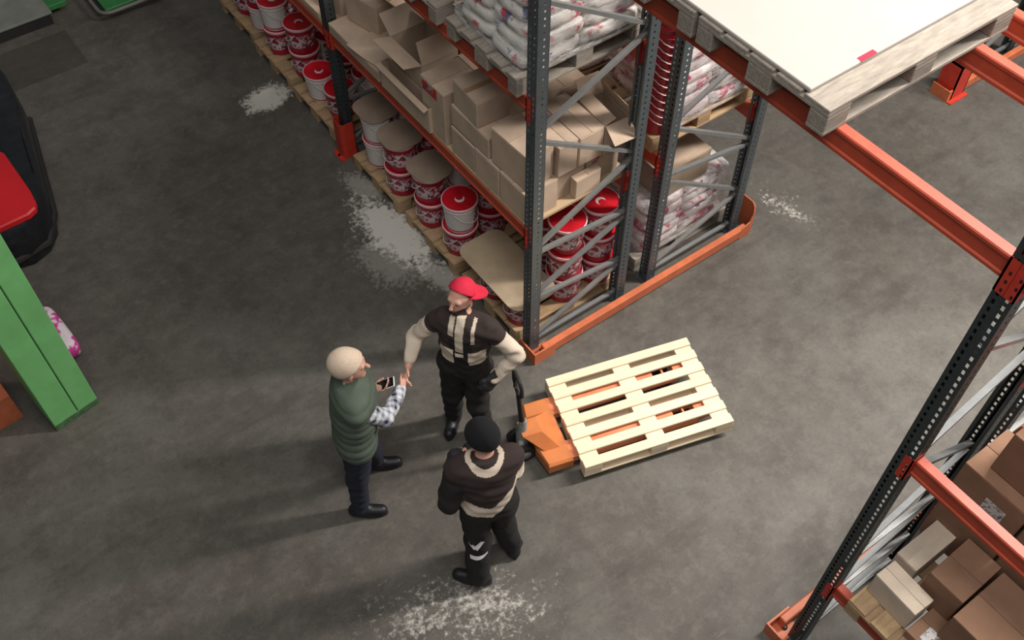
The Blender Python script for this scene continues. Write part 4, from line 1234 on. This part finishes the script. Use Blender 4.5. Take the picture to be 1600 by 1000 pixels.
# ---- man in the green vest
def man_green():
    org = (-1.73, -.41, 0); f0 = unit(V3(.91, -.41, 0)); r = V3(f0[1], -f0[0], 0)
    K0 = V3(-1.715, -.372, 1.40)
    J = dict(pelvis=V3(-1.785, -.415, .93), mid=K0, head=V3(-1.695, -.345, 1.59), shR=K0 + r * .175 - UP * .01, shL=K0 - r * .175 - UP * .01,
             elR=V3(-1.605, -.545, 1.135), wrR=V3(-1.378, -.372, 1.062), elL=V3(-1.665, -.115, 1.13), wrL=V3(-1.555, -.300, 1.15),
             knR=V3(-1.865, -.475, .50), knL=V3(-1.665, -.315, .50), anR=V3(-1.90, -.485, .09), anL=V3(-1.60, -.215, .09), toeR=(.8, -.59), toeL=(.86, -.5),
             handR=(SH - V3(-1.378, -.372, 1.062), V3(-.62, .75, -.15), V3(.2, .2, .9), .55), handL=(V3(.75, -.5, .25), V3(-.1, .2, 1), V3(.6, .7, 0), .55))
    P, K = skeleton(J, f0, (.86, -.50, .04), 1.06)
    t = thing('person', 'person in beige beanie, green quilted vest and plaid shirt, shaking hands', 'person', org)
    Vb, Q = sdf_mesh(P, .0065)
    ob('body', mesh_np('body', Vb, Q, ['skin', 'skin_eye', 'lips', 'beard'], face_mats(Vb, Q, K, False), org), t)
    sp = inflate(P, ARMS + ('yoke',), .013)
    add_garment('plaid_shirt', sp + [cap('c', K0, K0 + UP * .07, .066, .062, k=.02)], .0075, ['plaid'], t, org, [(tuple(K0 + UP * .09), (0, 0, 1))], folds(.004, 3))
    vp = inflate(P, TORSO, .036) + [cap('upR', J['shR'] - r * .02, J['shR'] + r * .03 - UP * .02, .082, .075), cap('upL', J['shL'] + r * .02, J['shL'] - r * .03 - UP * .02, .082, .075), cap('collar', K0 + UP * .05, K0 + UP * .07, .078, .07, k=.02)]
    def quilt(G): return -.006 * np.abs(np.sin(G[..., 2] * PI / .068)) + .003
    add_garment('quilted_vest', vp, .0075, ['green_vest'], t, org, [((0, 0, .84), (0, 0, -1)), (tuple(K0 + UP * .10), (-f0[0] * .25, -f0[1] * .25, 1))], quilt)
    tp = inflate(P, ('pelvis', 'thighR', 'thighL', 'shinR', 'shinL'), .018)
    add_garment('trousers', tp, .009, ['navy'], t, org, [((0, 0, .085), (0, 0, -1)), ((0, 0, .95), (0, 0, 1))], folds(.005, 4))
    boots(P, K, J, t, org, 'shoe', .12)
    hc, hf, hr, hu = K['hc'], K['hf'], K['hr'], K['hu']
    bp = [cap('c', hc + hu * .030 - hf * .010, hc + hu * .038 - hf * .022, 1, 1, (hr, hf, hu), (.102, .121, .119), .02)]
    rib = lambda G: .0
    add_garment('beanie', bp, .006, ['beanie'], t, org, [(tuple(hc + hu * .022), tuple(-hu + hf * .62))])
    # dark moustache-less scarf edge / shirt collar is hidden; phone in the left hand
    dh = unit(V3(.75, -.5, .25)); c = J['wrL'] + dh * .10 + V3(0, 0, .022)
    ph = thing('smartphone', 'dark smartphone with pale edge held by the person in the green vest', 'phone', tuple(c), math.atan2(dh[1], dh[0]))
    ph.rotation_euler = (0.15, -.5, math.atan2(dh[1], dh[0]))
    bpart('case', -.072, .072, -.037, .037, -.005, .004, 'white_print', ph, .003); bpart('screen', -.066, .066, -.033, .033, .004, .006, 'screen', ph)
man_green()

# ---- man in the black beanie, seen from behind
def man_black():
    org = (-1.33, -1.36, 0); f0 = unit(V3(.359, .933, 0)); r = V3(f0[1], -f0[0], 0)
    K0 = V3(-1.338, -1.335, 1.40)
    J = dict(pelvis=V3(-1.345, -1.375, .93), mid=K0, head=V3(-1.310, -1.275, 1.585), shR=K0 + r * .18 - UP * .01, shL=K0 - r * .18 - UP * .01,
             elR=V3(-1.135, -1.355, 1.13), wrR=V3(-1.345, -1.185, 1.355), elL=V3(-1.610, -1.315, 1.125), wrL=V3(-1.500, -1.200, 1.310),
             knR=V3(-1.225, -1.335, .50), knL=V3(-1.450, -1.375, .50), anR=V3(-1.165, -1.385, .09), anL=V3(-1.500, -1.445, .09), toeR=(.30, .95), toeL=(-.66, .75),
             handR=(V3(-.70, -.45, .50), V3(-.3, .2, -.6), V3(-.1, -.5, .6), .5), handL=(V3(.25, .1, .9), V3(.9, -.1, -.2), V3(0, -.9, .1), .8))
    P, K = skeleton(J, f0, (-.22, .96, -.15))
    t = thing('person', 'person in black beanie seen from behind, hands raised, cream-banded brown jacket', 'person', org)
    Vb, Q = sdf_mesh(P, .0065)
    ob('body', mesh_np('body', Vb, Q, ['skin', 'skin_eye', 'lips', 'beard'], face_mats(Vb, Q, K, False), org), t)
    jp = inflate(P, TORSO + ARMS, .021)
    def jc(C):
        q = C - K0; x, y, z = q @ r, q @ f0, C[:, 2]
        nm = np.array([p['n'] for p in jp])[near(C, jp)]
        mi = np.zeros(len(C), int); tor = ~np.isin(nm, ARMS)
        zz = z - np.where(x > 0, .95 * x, -.25 * x)            # the cream band sweeps up towards the right side
        mi[tor & (zz < 1.065) & (zz > .955)] = 1
        mi[tor & (zz <= .955)] = 2
        for sd in 'RL':
            u = nm == 'upper' + sd; a = J['sh' + sd]; b = J['el' + sd]
            tt = ((C - a) @ (b - a)) / ((b - a) @ (b - a))
            if sd == 'R': mi[u & (tt > .38)] = 1
            else: mi[u & (tt > .2)] = 2
            mi[(nm == 'fore' + sd)] = 2
        rn = np.hypot(x, y); mi[(z > 1.40) & (rn > .088) & (rn < .122) & tor] = 1
        return mi
    add_garment('work_jacket', jp + [cap('yoke', K0 + UP * .035, K0 + UP * .055, .078, .07, k=.02)], .0075, ['brown_cloth', 'cream_cloth', 'black_cloth'], t, org, [((0, 0, .86), (0, 0, -1)), (tuple(K0 + UP * .075), (f0[0] * .2, f0[1] * .2, 1))], folds(.005, 5), jc)
    tp = inflate(P, ('pelvis',), .012) + inflate(P, ('thighR', 'thighL'), .022) + inflate(P, ('shinR', 'shinL'), .034)
    o, Vt, Qt = add_garment('trousers', tp, .009, ['black_cloth'], t, org, [((0, 0, .08), (0, 0, -1)), ((0, 0, 1.0), (0, 0, 1))], folds(.006, 6))
    bvh = BVHTree.FromPolygons([tuple(v) for v in Vt], [tuple(int(i) for i in q) for q in Qt])
    back = (f0[0] * .62 + .15, f0[1] * .62, -.0)
    k = J['knL']; tw = Vector((.50, .80, 0)); sd = Vector((.80, -.50, 0)); c = Vector(k) + Vector((0, 0, -.03))
    c = c - sd * .015 + Vector((0, 0, .09))
    ribbon('print_chevron', bvh, org, [c - sd * .058 + Vector((0, 0, .05)), c + Vector((0, 0, -.018))], tw, .034, 'white_print', o)
    ribbon('print_chevron', bvh, org, [c - sd * .006 + Vector((0, 0, -.018)), c + sd * .052 + Vector((0, 0, .06))], tw, .034, 'white_print', o)
    c2 = c + Vector((0, 0, -.125)) + sd * .015
    ribbon('print_bar', bvh, org, [c2 - sd * .06, c2 + sd * .07], tw, .036, 'white_print', o)
    boots(P, K, J, t, org, 'shoe')
    gp = inflate(P, ('handL_palm', 'handL_finger', 'handL_thumb'), .0075, .012) + [cap('cuff', J['wrL'], J['wrL'] + unit(J['elL'] - J['wrL']) * .06, .043, .048)]
    add_garment('glove', gp, .006, ['glove'], t, org)
    hc, hf, hr, hu = K['hc'], K['hf'], K['hr'], K['hu']
    bp = [cap('c', hc + hu * .028 - hf * .006, hc + hu * .040 - hf * .015, 1, 1, (hr, hf, hu), (.100, .118, .120), .02)]
    add_garment('beanie', bp, .006, ['beanie_black'], t, org, [(tuple(hc + hu * .0), tuple(-hu + hf * .25))])
man_black()

# ------------------------------------------------------------------ prototypes out of the scene
for p in BPROTO:
    for ch in list(p.children): bpy.data.objects.remove(ch)
    bpy.data.objects.remove(p)
